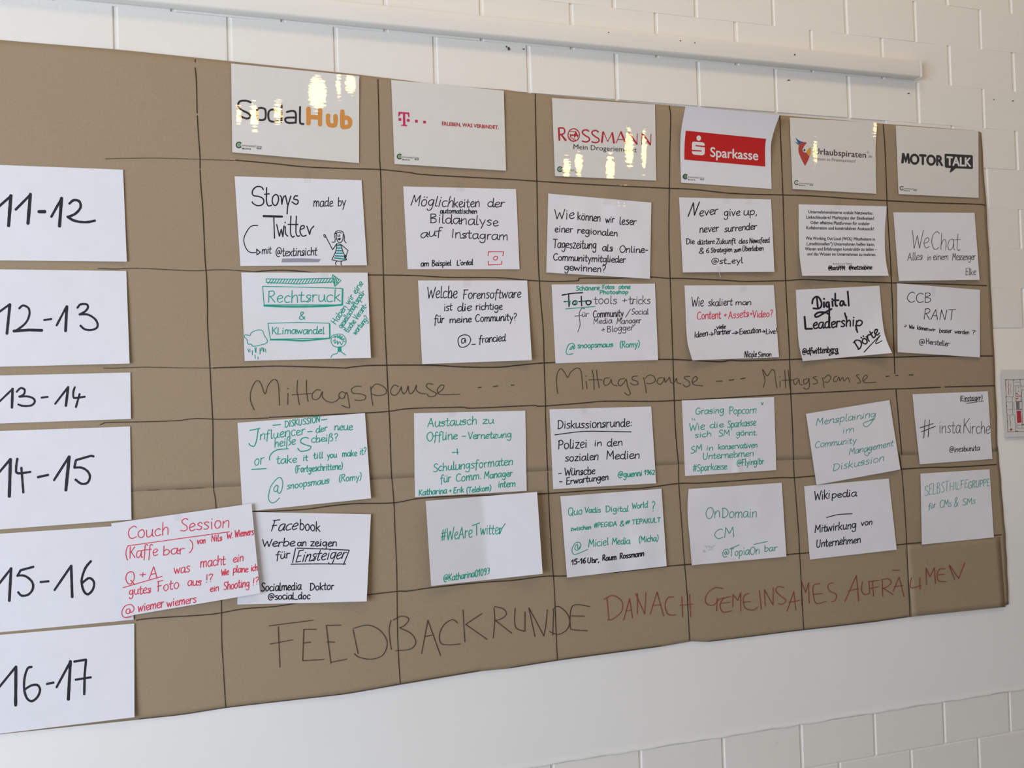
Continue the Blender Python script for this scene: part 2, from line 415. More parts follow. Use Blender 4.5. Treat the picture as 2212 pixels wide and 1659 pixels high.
class Ctx:
    """writes onto a surface: crop (ox, oy, scale) in which coordinates are given, height function and owner object"""
    def __init__(s, crop, hf, owner): s.c = crop; s.hf = hf; s.o = owner
    def T(s, p): return (s.c[0]+p[0]/s.c[2], s.c[1]+p[1]/s.c[2])
    def emit(s, name, vs, fs, m):
        if not fs: return None
        return mesh_obj(name, vs, flip_to_room(vs, fs), M[m], s.o)
    def strokes(s, txt, w, m, name='drawing'):
        # strokes that do not come near one another become marks of their own
        items = [(sh, [s.T(p) for p in pts]) for sh, pts in parse(txt)]
        bb = [(min(p[0] for p in q), min(p[1] for p in q), max(p[0] for p in q), max(p[1] for p in q)) for _, q in items]
        par = list(range(len(items)))
        def root(i):
            while par[i] != i: i = par[i]
            return i
        g = 9 if name == 'drawing' else 14
        for i in range(len(items)):
            for j in range(i):
                a, b = bb[i], bb[j]
                if a[0]-g < b[2] and b[0]-g < a[2] and a[1]-6 < b[3] and b[1]-6 < a[3]: par[root(i)] = root(j)
        for r in sorted(set(root(i) for i in range(len(items)))):
            s.strokes1([items[i] for i in range(len(items)) if root(i) == r], w, m, name)
    def strokes1(s, items, w, m, name):
        vs, fs = [], []
        for sharp, pts in items:
            if sharp and len(pts) > 2:
                for a, b in zip(pts, pts[1:]): ribbon(vs, fs, [a, b], w, s.hf)
            else: ribbon(vs, fs, pts if sharp else smooth(pts), w, s.hf)
        return s.emit(name, vs, fs, m)
    def fill(s, txt, m, name='print_shape', extra=0.0, rounded=False):
        vs, fs = [], []
        for sharp, pts in parse(txt):
            pts = [s.T(p) for p in (pts if sharp else smooth(pts+[pts[0]], 4)[:-1])]
            for t in tessellate_polygon([[Vector((p[0], p[1], 0)) for p in pts]]): subdiv(pts[t[0]], pts[t[1]], pts[t[2]], vs, fs)
        return s.emit(name, [pix3(p[0], p[1], s.hf(*p)+.00034+extra) for p in vs], fs, m)
    def words(s, items, w, m, name='handwriting', jit=.34, cur=.55):
        w *= .86
        for it in items:
            txt, x0, y0, x1, y1, H = it[:6]; slant = it[6] if len(it) > 6 else .04; rot = len(it) > 7
            adv = sum(G.get(c, G['?'])[0] for c in txt); adv = max(adv-.8, 1)
            dx, dy = (x1-x0)/adv, (y1-y0)/adv
            if rot:
                l = math.hypot(x1-x0, y1-y0); ux, uy = (y1-y0)/l*H/10+0, -(x1-x0)/l*H/10
                ux += (x1-x0)/l*H/10*slant; uy += (y1-y0)/l*H/10*slant
            else: ux, uy = slant*H/10, -H/10
            vs, fs = [], []; cx = 0; prev = None
            for c in txt:
                g = G.get(c, G['?']); wob = random.uniform(-.25, .25); sc = random.uniform(.94, 1.06)
                for sharp, pts in g[1]:
                    pp = []
                    for (a, b) in pts:
                        a += random.uniform(-jit, jit)*.6+cx; b = b*sc+wob+random.uniform(-jit, jit)*.6
                        pp.append(s.T((x0+dx*a+ux*b, y0+dy*a+uy*b)))
                    ribbon(vs, fs, pp if sharp else smooth(pp, 4), w, s.hf)
                e = g[1][0][1][0] if g[1] else None
                if prev and c in 'eimnruvwsz' and random.random() < cur:
                    to = (cx+e[0], {'e': e[1]}.get(c, 4.5 if c not in 'thlb' else 5.5))
                    pp = [s.T((x0+dx*a+ux*b, y0+dy*a+uy*b)) for a, b in (prev, ((prev[0]+to[0])/2, min(prev[1], to[1])*.6+.4), to)]
                    ribbon(vs, fs, smooth(pp, 3), w*.85, s.hf)
                prev = (cx+g[1][0][1][-1][0], g[1][0][1][-1][1]) if c in 'aceuhlt' else ((cx+g[1][-1][1][-1][0], g[1][-1][1][-1][1]) if c in 'nmdi' and g[1][-1][1][-1][1] < 3 else None)
                cx += g[0]
            s.emit(name, vs, fs, m)
    def type(s, txt, x0, y0, x1, y1, H, m, bold=0.0, name='lettering', extra=0.0):
        """printed type set in the built-in face, fitted between two baseline points"""
        cu = bpy.data.curves.new('type', 'FONT'); cu.body = txt; cu.size = 1; cu.resolution_u = 2 if H/s.c[2] < 14 else 5
        ob = bpy.data.objects.new('type', cu); COL.objects.link(ob)
        dg = bpy.context.evaluated_depsgraph_get(); dg.update(); me = bpy.data.meshes.new_from_object(ob.evaluated_get(dg))
        xs = [v.co.x for v in me.vertices]; a, b = min(xs), max(xs)
        vs, fs = [], []
        for v in me.vertices:
            f = (v.co.x-a)/(b-a)
            vs.append(s.T((x0+(x1-x0)*f, y0+(y1-y0)*f-v.co.y/CAPH*H)))
        me.calc_loop_triangles(); out, fs = [], []
        # heavier faces are the same outline struck several times, each a hair higher
        b_ = bold*H/CAPH/s.c[2]; sh = [(0, 0)] if not bold else [(0, 0), (b_, 0), (-b_, 0), (0, b_), (0, -b_)]
        for k, (ox, oy) in enumerate(sh):
            tv, tf = [], []
            for t in me.loop_triangles: subdiv(*[(vs[i][0]+ox, vs[i][1]+oy) for i in t.vertices], tv, tf)
            fs += [tuple(i+len(out) for i in f) for f in tf]; out += [pix3(p[0], p[1], s.hf(*p)+.00044+extra+k*.000012) for p in tv]
        vs = out
        bpy.data.objects.remove(ob); bpy.data.curves.remove(cu); bpy.data.meshes.remove(me)
        return s.emit(name, vs, fs, m)
    def camp(s, x, y, sc, green='palegreenprint'):
        """round C emblem with the small event lettering; (x, y) centre of the C, sc = ring radius in crop units"""
        r = sc
        ring = ' '.join('%g,%g' % (x+r*math.cos(a), y-r*1.02*math.sin(a)) for a in [math.radians(d) for d in range(40, 321, 20)])
        s.fill(' '.join('%g,%g' % (x+r*.8*math.cos(math.radians(d)), y-r*.8*math.sin(math.radians(d))) for d in range(0, 360, 24)), green, 'emblem')
        s.strokes(ring, r*.36/s.c[2], 'darkprint', 'emblem')
        s.strokes('~%g,%g %g,%g' % (x+r*.1, y-r*.35, x+r*.1, y+r*.5), r*.3/s.c[2], 'greenprint', 'emblem')
        s.type('ommunityCamp', x+r*1.05, y+r*.45, x+r*8.3, y+r*1.0, r*.78, 'greyprint', .004)
        s.type('#ccb16', x+r*1.1, y+r*1.5, x+r*4.3, y+r*1.75, r*.62, 'darkprint', .012)
        s.type('BERLIN', x+r*6.5, y+r*1.45, x+r*8.1, y+r*1.55, r*.4, 'darkprint', .02)
def gl(a, *st): return (a, [(p[0] == '~', [tuple(float(c) for c in q.split(',')) for q in p.lstrip('~').split()]) for p in st])
G = {' ': (3.2, []),
 'a': gl(6, '5,5.2 3.5,6 1.5,5.4 .5,3 1,.6 2.5,0 4,1.5 5,5', '5,6 4.9,2 5.3,.2 6,.4'),
 'b': gl(5.6, '~.8,10 .8,0', '.8,4 2.5,6 4.5,5 4.8,2.5 3,0 .8,.6'),
 'c': gl(5, '4.5,5.2 3,6 1,4.8 .6,2.4 2,.1 4.6,.8'),
 'd': gl(6, '4.6,4.8 3,6 1,4.8 .6,2 2,0 4,1 4.8,4', '5,10 4.8,2 5.2,0 6,.3'),
 'e': gl(5.2, '.8,2.8 3,3.2 4.5,4.6 3.2,6 1.2,4.8 .7,2.2 2.2,0 4.8,.9'),
 'f': gl(4.4, '4.4,9 3,10 2,8.5 1.8,3 1.5,-2.6', '~-.2,5.5 3.6,5.9'),
 'g': gl(6, '4.6,5 3,6 1,4.8 .8,2.2 2.4,.6 4,1.8 4.8,5', '4.9,6 4.9,0 4.2,-3.4 2,-4 .6,-2.6'),
 'h': gl(5.6, '~.8,10 .8,0', '.8,3 2.6,6 4.2,5.4 4.5,2.5 4.7,0'),
 'i': gl(2.8, '~1.2,6 1.3,0', '~1.2,8 1.4,8.5'),
 'j': gl(2.8, '1.6,6 1.5,-2 -.3,-3.8', '~1.5,8 1.7,8.5'),
 'k': gl(5.4, '~.8,10 .8,0', '~4.4,6 1,2.8', '~1.6,3.3 4.8,0'),
 'l': gl(2.8, '1,10 1,1.5 1.4,.1 2.4,.5'),
 'm': gl(8.4, '~.8,6 .8,0', '.8,3.4 2.4,6 3.8,5.2 4,0', '4,3.4 5.6,6 7,5.2 7.3,0'),
 'n': gl(5.6, '~.8,6 .8,0', '.8,3.4 2.8,6 4.4,5.2 4.6,0'),
 'o': gl(5.8, '3,6 1.2,5 .7,2.6 2,.1 4,.5 5,3 4.2,5.4 2.8,6'),
 'p': gl(5.6, '~.8,6 .8,-4', '.8,4 2.6,6 4.6,5 4.7,2.2 3,.1 .9,1'),
 'q': gl(5.8, '4.6,5 3,6 1,4.8 .8,2.2 2.4,0 4.8,2', '~4.9,6 4.9,-4'),
 'r': gl(4.3, '~.8,6 .8,0', '.8,3.4 2,5.6 4,5.6'),
 's': gl(4.8, '4.2,5.4 2.6,6 1,4.8 2.6,3.2 4.1,1.8 2.8,.1 .6,.6'),
 't': gl(4.2, '1.8,9 1.6,1.5 2.4,0 3.8,.6', '~-.2,5.8 3.8,6'),
 'u': gl(6, '.8,6 .8,1.6 2.2,0 4.2,1.6 4.7,5.8', '4.7,6 4.8,1 6,.3'),
 'v': gl(5.2, '~.5,6 2.4,0 4.6,6'), 'w': gl(7.6, '~.4,6 2,0 3.6,5 5.2,0 7,6'),
 'x': gl(5, '~.5,6 4.5,0', '~4.5,6 .5,0'), 'y': gl(5.4, '~.6,6 2.6,1', '~4.8,6 1.6,-4'), 'z': gl(5, '~.6,6 4.4,6 .6,0 4.6,0'),
 'ß': gl(6, '.8,-3 .9,7 2.4,10 4.4,8.6 3,6 4.8,4 4.6,.8 2.4,.2'),
 'A': gl(7, '~.4,0 3.4,10 6,0', '~1.6,3.8 5,3.8'), 'B': gl(6.4, '~1,10 1,0', '.6,9.8 4,9.8 4.6,7.6 1.4,5.4 4.6,4.6 5,1.4 3,0 .8,.2'),
 'C': gl(6.8, '6,8.8 4,10 1.4,8 .6,4 2,.6 4,0 6.2,1.2'), 'D': gl(7.2, '~1,10 1,0', '.2,9.6 3.5,9.8 6.2,6.6 5.6,2.4 2.6,0 .6,.2'),
 'E': gl(6, '~5,10 1,9.8 1,0 5.2,.2', '~1,5.2 4.2,5.4'), 'F': gl(6, '~.2,9.8 5.4,10', '~1.4,10 1.2,0', '~.2,5 4.2,5.3'),
 'G': gl(7.2, '6,8.6 4,10 1.4,8 .7,4 2.2,.5 4.6,.4 6,2.2 6,4.4', '~3.8,4.6 6.4,4.6'), 'H': gl(7, '~1,10 1,0', '~5.6,10 5.6,0', '~1,5 5.6,5.2'),
 'I': gl(2.8, '~1.2,10 1.2,0'), 'J': gl(6, '~.8,9.6 5.6,10', '3.8,9.8 3.6,2 2,-2.6 -.4,-2'), 'K': gl(6.4, '~1,10 1,0', '~5.4,10 1.2,4.6', '~2,5.3 5.8,0'),
 'L': gl(5.6, '~1,10 1,0 5,.2'), 'M': gl(8.2, '~.6,0 1.4,10 4,3.6 6.4,10 7.2,0'), 'N': gl(7, '~.8,0 1,10 5.4,0 5.8,10'),
 'O': gl(7.4, '4,10 1.6,8.6 .7,4.6 2.4,.3 5,.5 6.7,4.4 5.8,8.8 3.4,10'), 'P': gl(6, '~1.2,10 1,0', '.2,9 3,10.2 5.2,8.2 4.4,5.4 1.2,4.8'),
 'Q': gl(7.8, '4,10 1.6,8.6 .7,4.6 2.4,.3 5,.5 6.7,4.4 5.8,8.8 3.4,10', '~4,3 7.2,-.8'), 'R': gl(6.4, '~1,10 1,0', '.6,9.6 3.6,10.2 5,8 3.6,5.8 1.2,5.2', '~2.2,5.2 5.6,0'),
 'S': gl(6, '5.4,8.8 3.4,10 1.2,8.4 2,6 4.6,4 5,1.6 3,0 .5,.9'), 'T': gl(6.6, '~.2,9.8 6.2,10', '~3.2,9.8 3.1,0'), 'U': gl(6.8, '1,10 .9,2.6 2.6,0 5,1.6 5.6,9.8'),
 'V': gl(6.2, '~.4,10 3,0 5.8,10'), 'W': gl(9, '~.4,10 2.4,0 4.4,7 6.4,0 8.6,10'), 'X': gl(6, '~.5,10 5.5,0', '~5.5,10 .5,0'), 'Y': gl(6, '~.4,10 3,5', '~5.8,10 1.8,0'), 'Z': gl(6, '~.6,9.8 5.2,9.8 .6,.2 5.4,.2'),
 '0': gl(5.8, '3,10 1,8 .8,3 2.4,0 4.4,1.4 5,6 4,9.4 2.8,10'), '1': gl(4, '~.2,6.5 2.6,10 2.4,0'), '2': gl(5.6, '.8,8 2.6,10 4.6,8.2 3.6,4.6 .8,.4', '~.8,.3 5,.3'), '3': gl(5.4, '.8,9 3,10 4.4,8 2.2,5.6 4.8,4 4.2,.8 2,-.1 .5,1'),
 '4': gl(5.4, '~1.4,10 .8,4.4 5,4.8', '~3.8,7 3.4,0'), '5': gl(5.6, '~5,10 1.4,9.6 1.1,5.8', '1.1,5.8 3.6,6 4.8,3.4 3.4,.4 .6,.4'), '6': gl(5.4, '4,9.8 1.4,6.4 .8,2.4 2.4,0 4.5,1.6 4,4.4 2.2,4.8 .9,3.2'),
 '7': gl(5.2, '~.6,9.8 4.8,9.8 2.4,0', '~1.4,5 4.6,5.2'), '8': gl(5.4, '3,5.4 1.2,7.4 2.8,10 4.4,8 3,5.4 .8,2.6 2.8,0 5,2.4 3,5.4'), '9': gl(5.4, '4.6,8.4 3,10 1,8.4 1.6,5.8 3.8,6 4.7,9 4.2,3 2,0'),
 '.': gl(2.4, '~1,.2 1.3,.5'), ',': gl(2.4, '~1.4,1 .8,-1.4'), ':': gl(2.6, '~1.2,1 1.4,1.4', '~1.3,4.6 1.5,5'), '?': gl(5, '.8,8.6 2.6,10 4.4,8.4 3.6,6 2.4,4.4 2.4,2.6', '~2.3,.2 2.6,.5'),
 '!': gl(2.6, '~1.4,10 1.2,3', '~1.1,.2 1.3,.5'), '-': gl(4, '~.6,3.6 3.2,3.8'), '_': gl(5, '~.4,-.4 4.4,-.2'), '+': gl(5, '~.5,3.8 4.5,4', '~2.5,6.4 2.4,1.4'),
 '&': gl(6.4, '5.8,0 2,6.6 2,9 3.4,10 4.4,8.4 1.2,4 .6,1.8 2.4,0 4.4,1 5.6,4'), '#': gl(6.4, '~2.4,9.6 1.4,0', '~4.8,9.6 3.8,0', '~.4,6.4 6,6.8', '~.2,3.2 5.6,3.6'),
 '(': gl(3.4, '2.8,10.6 1.2,8 .8,4 1.4,.4 2.6,-1.4'), ')': gl(3.4, '.6,10.6 2.2,8 2.4,4 1.8,.6 .6,-1.4'), '/': gl(4, '~3.6,10 .4,0'), "'": gl(1.8, '~1.2,10 .8,8'),
 '@': gl(9, '5.4,6 4,6.4 2.8,4.6 3.4,2.8 5,3.4 5.8,6.2 5.8,3.4 7.4,3 8.2,5.6 7,8.8 3.8,9.6 1,7 .8,2.6 3,-.4 6,0')}
for b_, n_ in (('a', 'ä'), ('o', 'ö'), ('u', 'ü'), ('U', 'Ü'), ('e', 'é')):
    y_ = 11.4 if b_ == 'U' else 7.8
    G[n_] = (G[b_][0], G[b_][1]+([(True, [(1.8, y_), (2, y_+.6)]), (True, [(4, y_), (4.2, y_+.6)])] if n_ != 'é' else [(True, [(2.4, 7.4), (4, 8.8)])]))
# (photograph pixel in which the film mirrors the lamp, distance from the wall, radius, half height, label)
LAMPS = [(686, 198, 3.9, .060, .11, 'wide warm pendant lamp hanging first from the window side'), (731, 182, 4.1, .016, .085, 'slim warm pendant lamp second from the window side'),
 (757, 180, 3.8, .034, .065, 'short warm pendant lamp third from the window side'), (516, 250, 3.5, .016, .045, 'small low warm pendant lamp at the window end'), (549, 252, 3.6, .026, .08, 'low warm pendant lamp second along the window end'), (601, 243, 3.7, .030, .055, 'low round warm pendant lamp third along the window end'),
 (1224, 362, 3.5, .024, .075, 'low warm pendant lamp leading the middle row'), (1250, 352, 3.7, .026, .08, 'low warm pendant lamp second in the middle row'), (1318, 362, 3.6, .030, .095, 'warm pendant lamp third in the middle row'), (1359, 318, 3.8, .031, .14, 'tall warm pendant lamp fourth in the middle row'), (1391, 322, 4.0, .018, .15, 'narrow tall warm pendant lamp closing the middle row'),
 (1760, 328, 3.6, .014, .085, 'narrow warm pendant lamp toward the far end'), (1890, 277, 3.8, .016, .045, 'short warm pendant lamp at the far end')]
# ------------------------------------------------------------------ crops the coordinates below were taken in
K = {'a': (480, 120, 5.53), 'b': (480, 360, 5.53), 'c': (480, 570, 5.53), 'd': (480, 860, 5.53), 'e': (220, 1080, 5.53), 'f': (480, 1080, 5.53), 'g': (820, 150, 5.53), 'h': (820, 380, 5.53),
 'i': (840, 570, 5.53), 'j': (840, 860, 5.53), 'k': (840, 1040, 5.53), 'l': (1140, 180, 5.53), 'm': (1140, 380, 6.506), 'n': (1140, 590, 6.506), 'o': (1140, 850, 6.506), 'p': (1140, 1030, 6.506),
 'q': (1440, 210, 6.9125), 'r': (1440, 400, 6.9125), 's': (1440, 590, 6.9125), 't': (1440, 840, 6.9125), 'u': (1440, 1010, 6.9125), 'v': (1680, 230, 6.9125), 'w': (1680, 420, 6.9125), 'x': (1680, 590, 6.9125),
 'y': (1680, 840, 6.9125), 'z': (1680, 1000, 6.9125), 'A': (1900, 240, 7.09), 'B': (1892, 430, 6.9125), 'C': (1892, 590, 6.9125), 'D': (1892, 800, 6.9125), 'E': (1892, 980, 6.9125), 'F': (2092, 780, 9.217),
 'G': (0, 340, 4.608), 'H': (0, 560, 4.608), 'I': (0, 880, 4.608), 'J': (0, 1240, 4.608), 'K': (500, 740, 3.16), 'L': (1150, 740, 2.458), 'M': (560, 1240, 2.989), 'N': (1260, 1180, 2.353), '1': (0, 0, 1)}

# ------------------------------------------------------------------ pen grid and big writing on the brown paper
def kctx(c, owner): return Ctx(K[c], kraft_h, owner)
g1 = kctx('1', ku); g2 = kctx('1', kl)
VL = ['421.5,128 421.6,134|421.4,146 424,174 425,210 425.5,244|426,250 428.4,290 431.6,334.6 432,364|432,367 433.6,400 438,453 442.7,557 446,600 448,665 448,699 452.5,777 455.7,842 459.6,918 459.8,967 461,1056',
 '816.3,171.5 817.8,228.5 820,337 822.7,391 824.5,468.5 828,595 831.7,714.7 835.8,798 840.2,888.7 841.8,920 845.3,1022.7 846.5,1034',
 '1156,202.4 1157.8,294.7 1160.5,439 1162.7,561 1167.3,642 1173.6,714.7 1175.4,787 1178,859 1178.4,896 1182,1000 1182.9,1017',
 '1445.6,228.6 1448.9,252.3 1447,324.7 1445.7,415 1445,518 1447.4,595 1452,728 1455,820 1459,927 1465.5,1003',
 '1684.5,250 1688,340 1691.5,428 1696.8,602 1704.7,749 1707.8,840 1712,926.8 1714,993',
 '1907.8,269 1911.5,316.8 1915.5,418 1916.5,446 1920,506.8 1924.5,579 1930,720 1933,807|1935.4,840.5 1942,915.7 1948,981']
for s in VL: g1.strokes(s, 2.0, 'kraftink', 'pen_and_edge_line')
for s in ['461,1058 466.6,1097 474,1240 477.7,1298 478.6,1380 482,1440 487.3,1529', '846.6,1036 850.7,1086 852.5,1134 857,1242.7 858.8,1378 864.4,1478',
 '1183,1020 1184.5,1067 1190.8,1184.7 1197.3,1273.5 1200.5,1350 1204,1426.5', '1465.6,1005 1466.6,1050 1471,1111 1477.6,1205 1484,1280 1489.5,1384',
 '1714.1,995 1715.6,1028 1724.3,1140 1727.5,1197 1736,1360', '1942.8,984 1945.5,1000 1950,1038 1957.8,1153.6 1959,1190 1964,1290 1965.5,1332']: g2.strokes(s, 1.6, 'kraftink', 'pen_and_edge_line')
HL = [('227.5,343 300,341.5 368,342 506,346.6', 1.2, 'thinink'), ('509,346 588.5,353 660.8,360.5 751,364 820,366 880,372 914,377 1000.8,382 1109,387.8 1140,390 1266.6,398 1429,406 1497.9,409 1584.7,418 1690,421 1752,423 1868,431 1900,432.5 1998.7,437.5 2111.6,441 2127.8,443.5', 2.1, 'kraftink'),
 ('211.6,579.8 250,581 303.8,579.6 412,584.6 480,582.6 552,587', 1.6, 'thinink'), ('552,587 580,584.5 615.6,583.7 650,586 688,589.7 740,593', 2, 'kraftink'), ('780,593.8 820,594 892,595 964.7,598.8 1073,599.7 1136.5,605 1193.8,608 1244.5,606.7 1250,604 1258,600.6 1332,601 1401,598 1440,601 1483,601.5 1565.9,605.4 1613.6,608 1696,606 1736.6,603.7 1810,607 1926,611 2007.7,612.6 2131.4,617', 2.1, 'kraftink'),
 ('223.5,795 245,795.4 314.7,793 395,794.6 458,795', 1.4, 'thinink'), ('460,795 480,794 540,792.5 597.5,790.6 679,792.8 747.6,795|745,795 787,790 840,788.8 930.4,788.8 1002.7,792.8 1075,793.3 1111,789.7|1109,790 1160,785 1198,783 1290,781 1422.8,776.4 1480,777.5 1552.8,781.5 1578.9,778 1606,779.5 1704.7,776.6 1733.5,775.6 1931,771.6 2007.7,769.4 2117.7,769 2144.4,769', 2.3, 'kraftink'),
 ('216,917.6 225,914 238.7,912.6 369,909.4 423,904 480,905.7 579,902.9', 1.7, 'kraftink'), ('581,901.5 660.8,898 787.4,892 840,888.5 885,882.6 993.7,879.5 1020.8,881.7 1147,876 1167.7,877.4 1263,870.3 1309,866.6 1401,867 1440,866 1555.7,860 1628,855.6 1707.6,850.8 1810,846 1911.5,840.7 1949.9,839.8 2032,836.5|2041,835.7 2149.5,833', 2.1, 'kraftink')]
for s, w, m in HL: g1.strokes(s, w, m, 'pen_and_edge_line')
HL2 = [('545,1106 600,1103.5 660.8,1100 715,1092.7 769,1088 849,1086.3 903,1077 984.7,1071.6 1039,1070 1161.9,1067 1247.6,1061.5 1316.8,1057 1386,1054.6 1462.8,1044.6 1512,1043.6 1577.4,1039.4 1678.7,1032 1714.9,1031.7 1760,1028 1850,1021 1945.5,1013.6 2007.7,1009.7 2058,1009 2152.4,1003.4', 2.1, 'kraftink'),
 ('294,1340 328.5,1335.5 437,1328.6 476.8,1324 527.4,1315 598,1309.7 660.8,1299.7 794.6,1284.7 858,1277.5 883.4,1276.5 930.4,1269.7 1039,1258.4 1111,1253.4 1176,1244.9 1223.4,1244 1332,1236 1439.7,1223.4 1493.5,1218.8 1600,1209 1700.4,1197.8 1746.7,1194 1850,1185 1937.5,1177 1989,1172', 2.0, 'kraftink'), ('2130,1158 2150,1156.5 2163,1155', 1.8, 'kraftink'),
 ('300,1553.4 398,1542.8 487,1528.8 640,1511 747,1498.3 863,1478 980,1458 1036,1449', 1.6, 'thinink'), ('1104,1442.4 1204,1426.2 1300,1412.8 1428,1395.6', 1.6, 'thinink'), ('1530,1385.8 1620,1375 1727,1361.4 1880,1343.4 1960,1332.4', 1.5, 'thinink')]  # last three: thin dark lines following the strip's bottom edge
for s, w, m in HL2: g2.strokes(s, w, m, 'pen_and_edge_line')
g1.strokes('319,1059.2 345,1058|380,1057 440,1054', .9, 'thinink', 'pen_and_edge_line')  # short dark dashes along the seam of the two strips
k1 = kctx('K', ku)
k1.strokes('155,460 130,400 132,330 160,270 185,262 205,290 228,350 250,290 285,253 310,262 322,310 327,428|~385,345 384,423|~383,312 386,318|~450,258 446,330 463,425|~512,255 512,340 522,403|~412,356 545,348|608,325 580,322 552,350 552,380 575,390 600,375 620,335 620,370 650,400 690,408 720,395 740,370|775,345 755,335 735,350 735,375 765,380 780,345 790,350 805,430 805,445 780,440 750,428|885,300 850,298 818,318 830,345 880,350 915,365 905,390 860,395 842,390|~950,300 955,370 965,430|950,320 980,285 1020,290 1055,320 1050,350 1000,362 960,352|1140,300 1110,290 1088,320 1090,350 1115,360 1140,340 1160,300 1160,325 1175,352|1175,352 1195,330 1205,295 1210,330 1220,350 1245,330 1262,290 1262,325 1290,345 1325,350|1375,285 1340,280 1330,300 1360,325 1395,345 1385,365 1350,368 1335,350|1400,350 1440,320 1450,295 1430,290 1405,320 1415,350 1450,355 1560,352', 1.5, 'thinink', 'handwriting')
k1.strokes('~1685,308 1705,304|~1788,300 1818,296|~1908,290 1930,290', 1.8, 'kraftink', 'handwriting')
k2 = kctx('L', ku)
k2.strokes('135,272 128,220 132,165 150,138 172,160 187,185 205,155 235,135 255,145 262,180 267,248|~285,205 290,245|~285,176 287,180|~318,145 325,190 328,250|~340,145 345,190 355,240|~300,198 372,198|410,188 385,190 378,215 390,228 410,215 418,195 425,220 450,230|490,190 465,195 455,215 465,230 485,215 498,195 505,230 520,270 505,278 490,265|560,178 535,180 530,195 555,205 562,220 540,225 520,215|~590,185 600,230 605,268|598,190 620,172 645,180 652,205 625,218 605,215|690,185 670,190 662,210 678,222 695,205 700,185 705,212|705,212 720,195 728,185 735,210 750,215 765,190 768,212 790,218|835,180 815,180 808,190 830,205 835,225 815,235 800,222|850,215 875,195 868,180 850,195 855,222 905,230', 1.4, 'thinink', 'handwriting')
k2.strokes('~975,205 1008,205|~1045,200 1070,197|~1105,193 1130,188', 1.7, 'kraftink', 'handwriting')
k2.strokes('1225,238 1235,200 1222,145 1235,160 1248,178 1270,145 1285,150 1290,190 1298,240|~1315,205 1315,235|~1314,180 1316,184|~1340,145 1345,240|~1358,145 1368,245|~1325,200 1385,198|1410,190 1390,195 1388,215 1400,222 1415,195 1420,220 1435,225|1460,190 1440,200 1445,220 1462,210 1468,190 1470,235 1455,248 1440,240|1510,180 1490,185 1510,200 1512,215 1490,220|~1540,185 1550,240|1548,190 1570,172 1585,185 1570,210 1552,208|1620,178 1602,185 1600,205 1615,205 1628,182 1632,205|1632,205 1648,185 1655,205 1675,185 1685,210|1735,170 1720,175 1735,192 1742,212 1725,215|1755,205 1778,185 1770,172 1755,190 1765,212 1825,210', 1.3, 'thinink', 'handwriting')
k2.strokes('~1878,180 1895,178|~1928,175 1942,174|~2000,172 2022,172', 1.7, 'kraftink', 'handwriting')
k3 = kctx('M', kl)
k3.strokes('~62,335 348,298|~122,340 133,603|~70,452 215,425|~368,358 287,357 280,560 418,552|~285,445 332,440|~527,330 432,332 462,578|~462,570 565,550|~437,438 487,440|~605,360 638,515|605,352 700,330 780,365 825,440 800,520 730,550 650,540 613,515|850,298 838,370 852,487|865,297 920,272 965,290 940,330 905,347|905,347 980,385 1010,440 975,485 880,495|~1048,513 1088,298 1170,527|~1065,405 1115,395|1280,315 1245,295 1190,330 1162,400 1185,455 1298,452|~1315,232 1327,438|~1438,255 1332,325 1470,422|1515,220 1520,300 1510,413|1518,210 1575,225 1595,260 1560,290 1518,300|~1518,295 1630,383|1652,220 1648,300 1660,350 1710,370|~1715,245 1715,370|~1740,218 1780,405|1740,218 1790,310 1837,400|1837,400 1850,330 1860,230|~1900,235 1895,395|1893,232 1925,208 1975,240 2005,300 1985,360 1930,390 1875,372|2135,210 2022,206 2008,340 2030,360 2118,366|~2015,270 2100,272', 1.7, 'thinink', 'handwriting')
k4 = kctx('N', kl)
k4.strokes('~120,265 130,375|105,270 150,250 195,280 195,330 150,370 122,375|~205,375 235,265 250,365|~215,330 245,325|~275,345 275,240|~265,240 312,345 318,235|~340,345 375,232 408,355|~350,300 395,298|460,258 430,262 415,300 430,345 470,350|~500,255 505,360|~540,245 545,360|~490,300 558,295', 1.5, 'kraftred', 'handwriting')
k4.strokes('710,215 665,212 625,250 625,290 660,300 690,270 715,262|~680,262 678,330|750,255 710,268 695,300 710,335 755,328|~700,290 745,285|~760,310 760,245 785,275 800,235 800,330|840,240 815,255 820,310 860,325 885,310|~815,285 850,280|~895,225 905,320|~925,305 920,220 965,300 965,210|1020,210 990,205 978,225 1000,250 1030,275 1010,295 990,290|~1035,330 1070,230 1080,325|~1045,285 1100,275|~1110,300 1110,180 1130,235 1145,185 1148,290|1205,190 1170,200 1170,250 1185,290 1235,280|~1170,245 1215,240|1270,185 1245,195 1250,225 1285,245 1280,275 1260,280', 1.5, 'kraftred', 'handwriting')
k4.strokes('~1330,280 1388,148 1400,280|~1345,228 1400,215|1418,180 1415,225 1430,245 1452,240|~1452,178 1456,240|~1448,180 1505,172|~1470,180 1475,255|~1455,215 1500,205|~1520,175 1522,255|1515,170 1550,165 1565,185 1545,205 1520,215|~1522,212 1575,245|~1575,230 1605,155 1630,255|~1580,205 1625,200|~1570,122 1608,122', 1.5, 'kraftred', 'handwriting')
k5 = kctx('N', kp)
k5.strokes('1668,160 1662,190 1668,212 1715,200|~1710,160 1712,220|~1745,195 1742,110 1762,155 1785,108 1790,190|1840,115 1815,115 1800,135 1805,175 1845,180|~1805,145 1835,142|~1859,97 1888,170|~1862,97 1908,164|~1908,164 1939,84', 1.5, 'kraftred', 'handwriting')

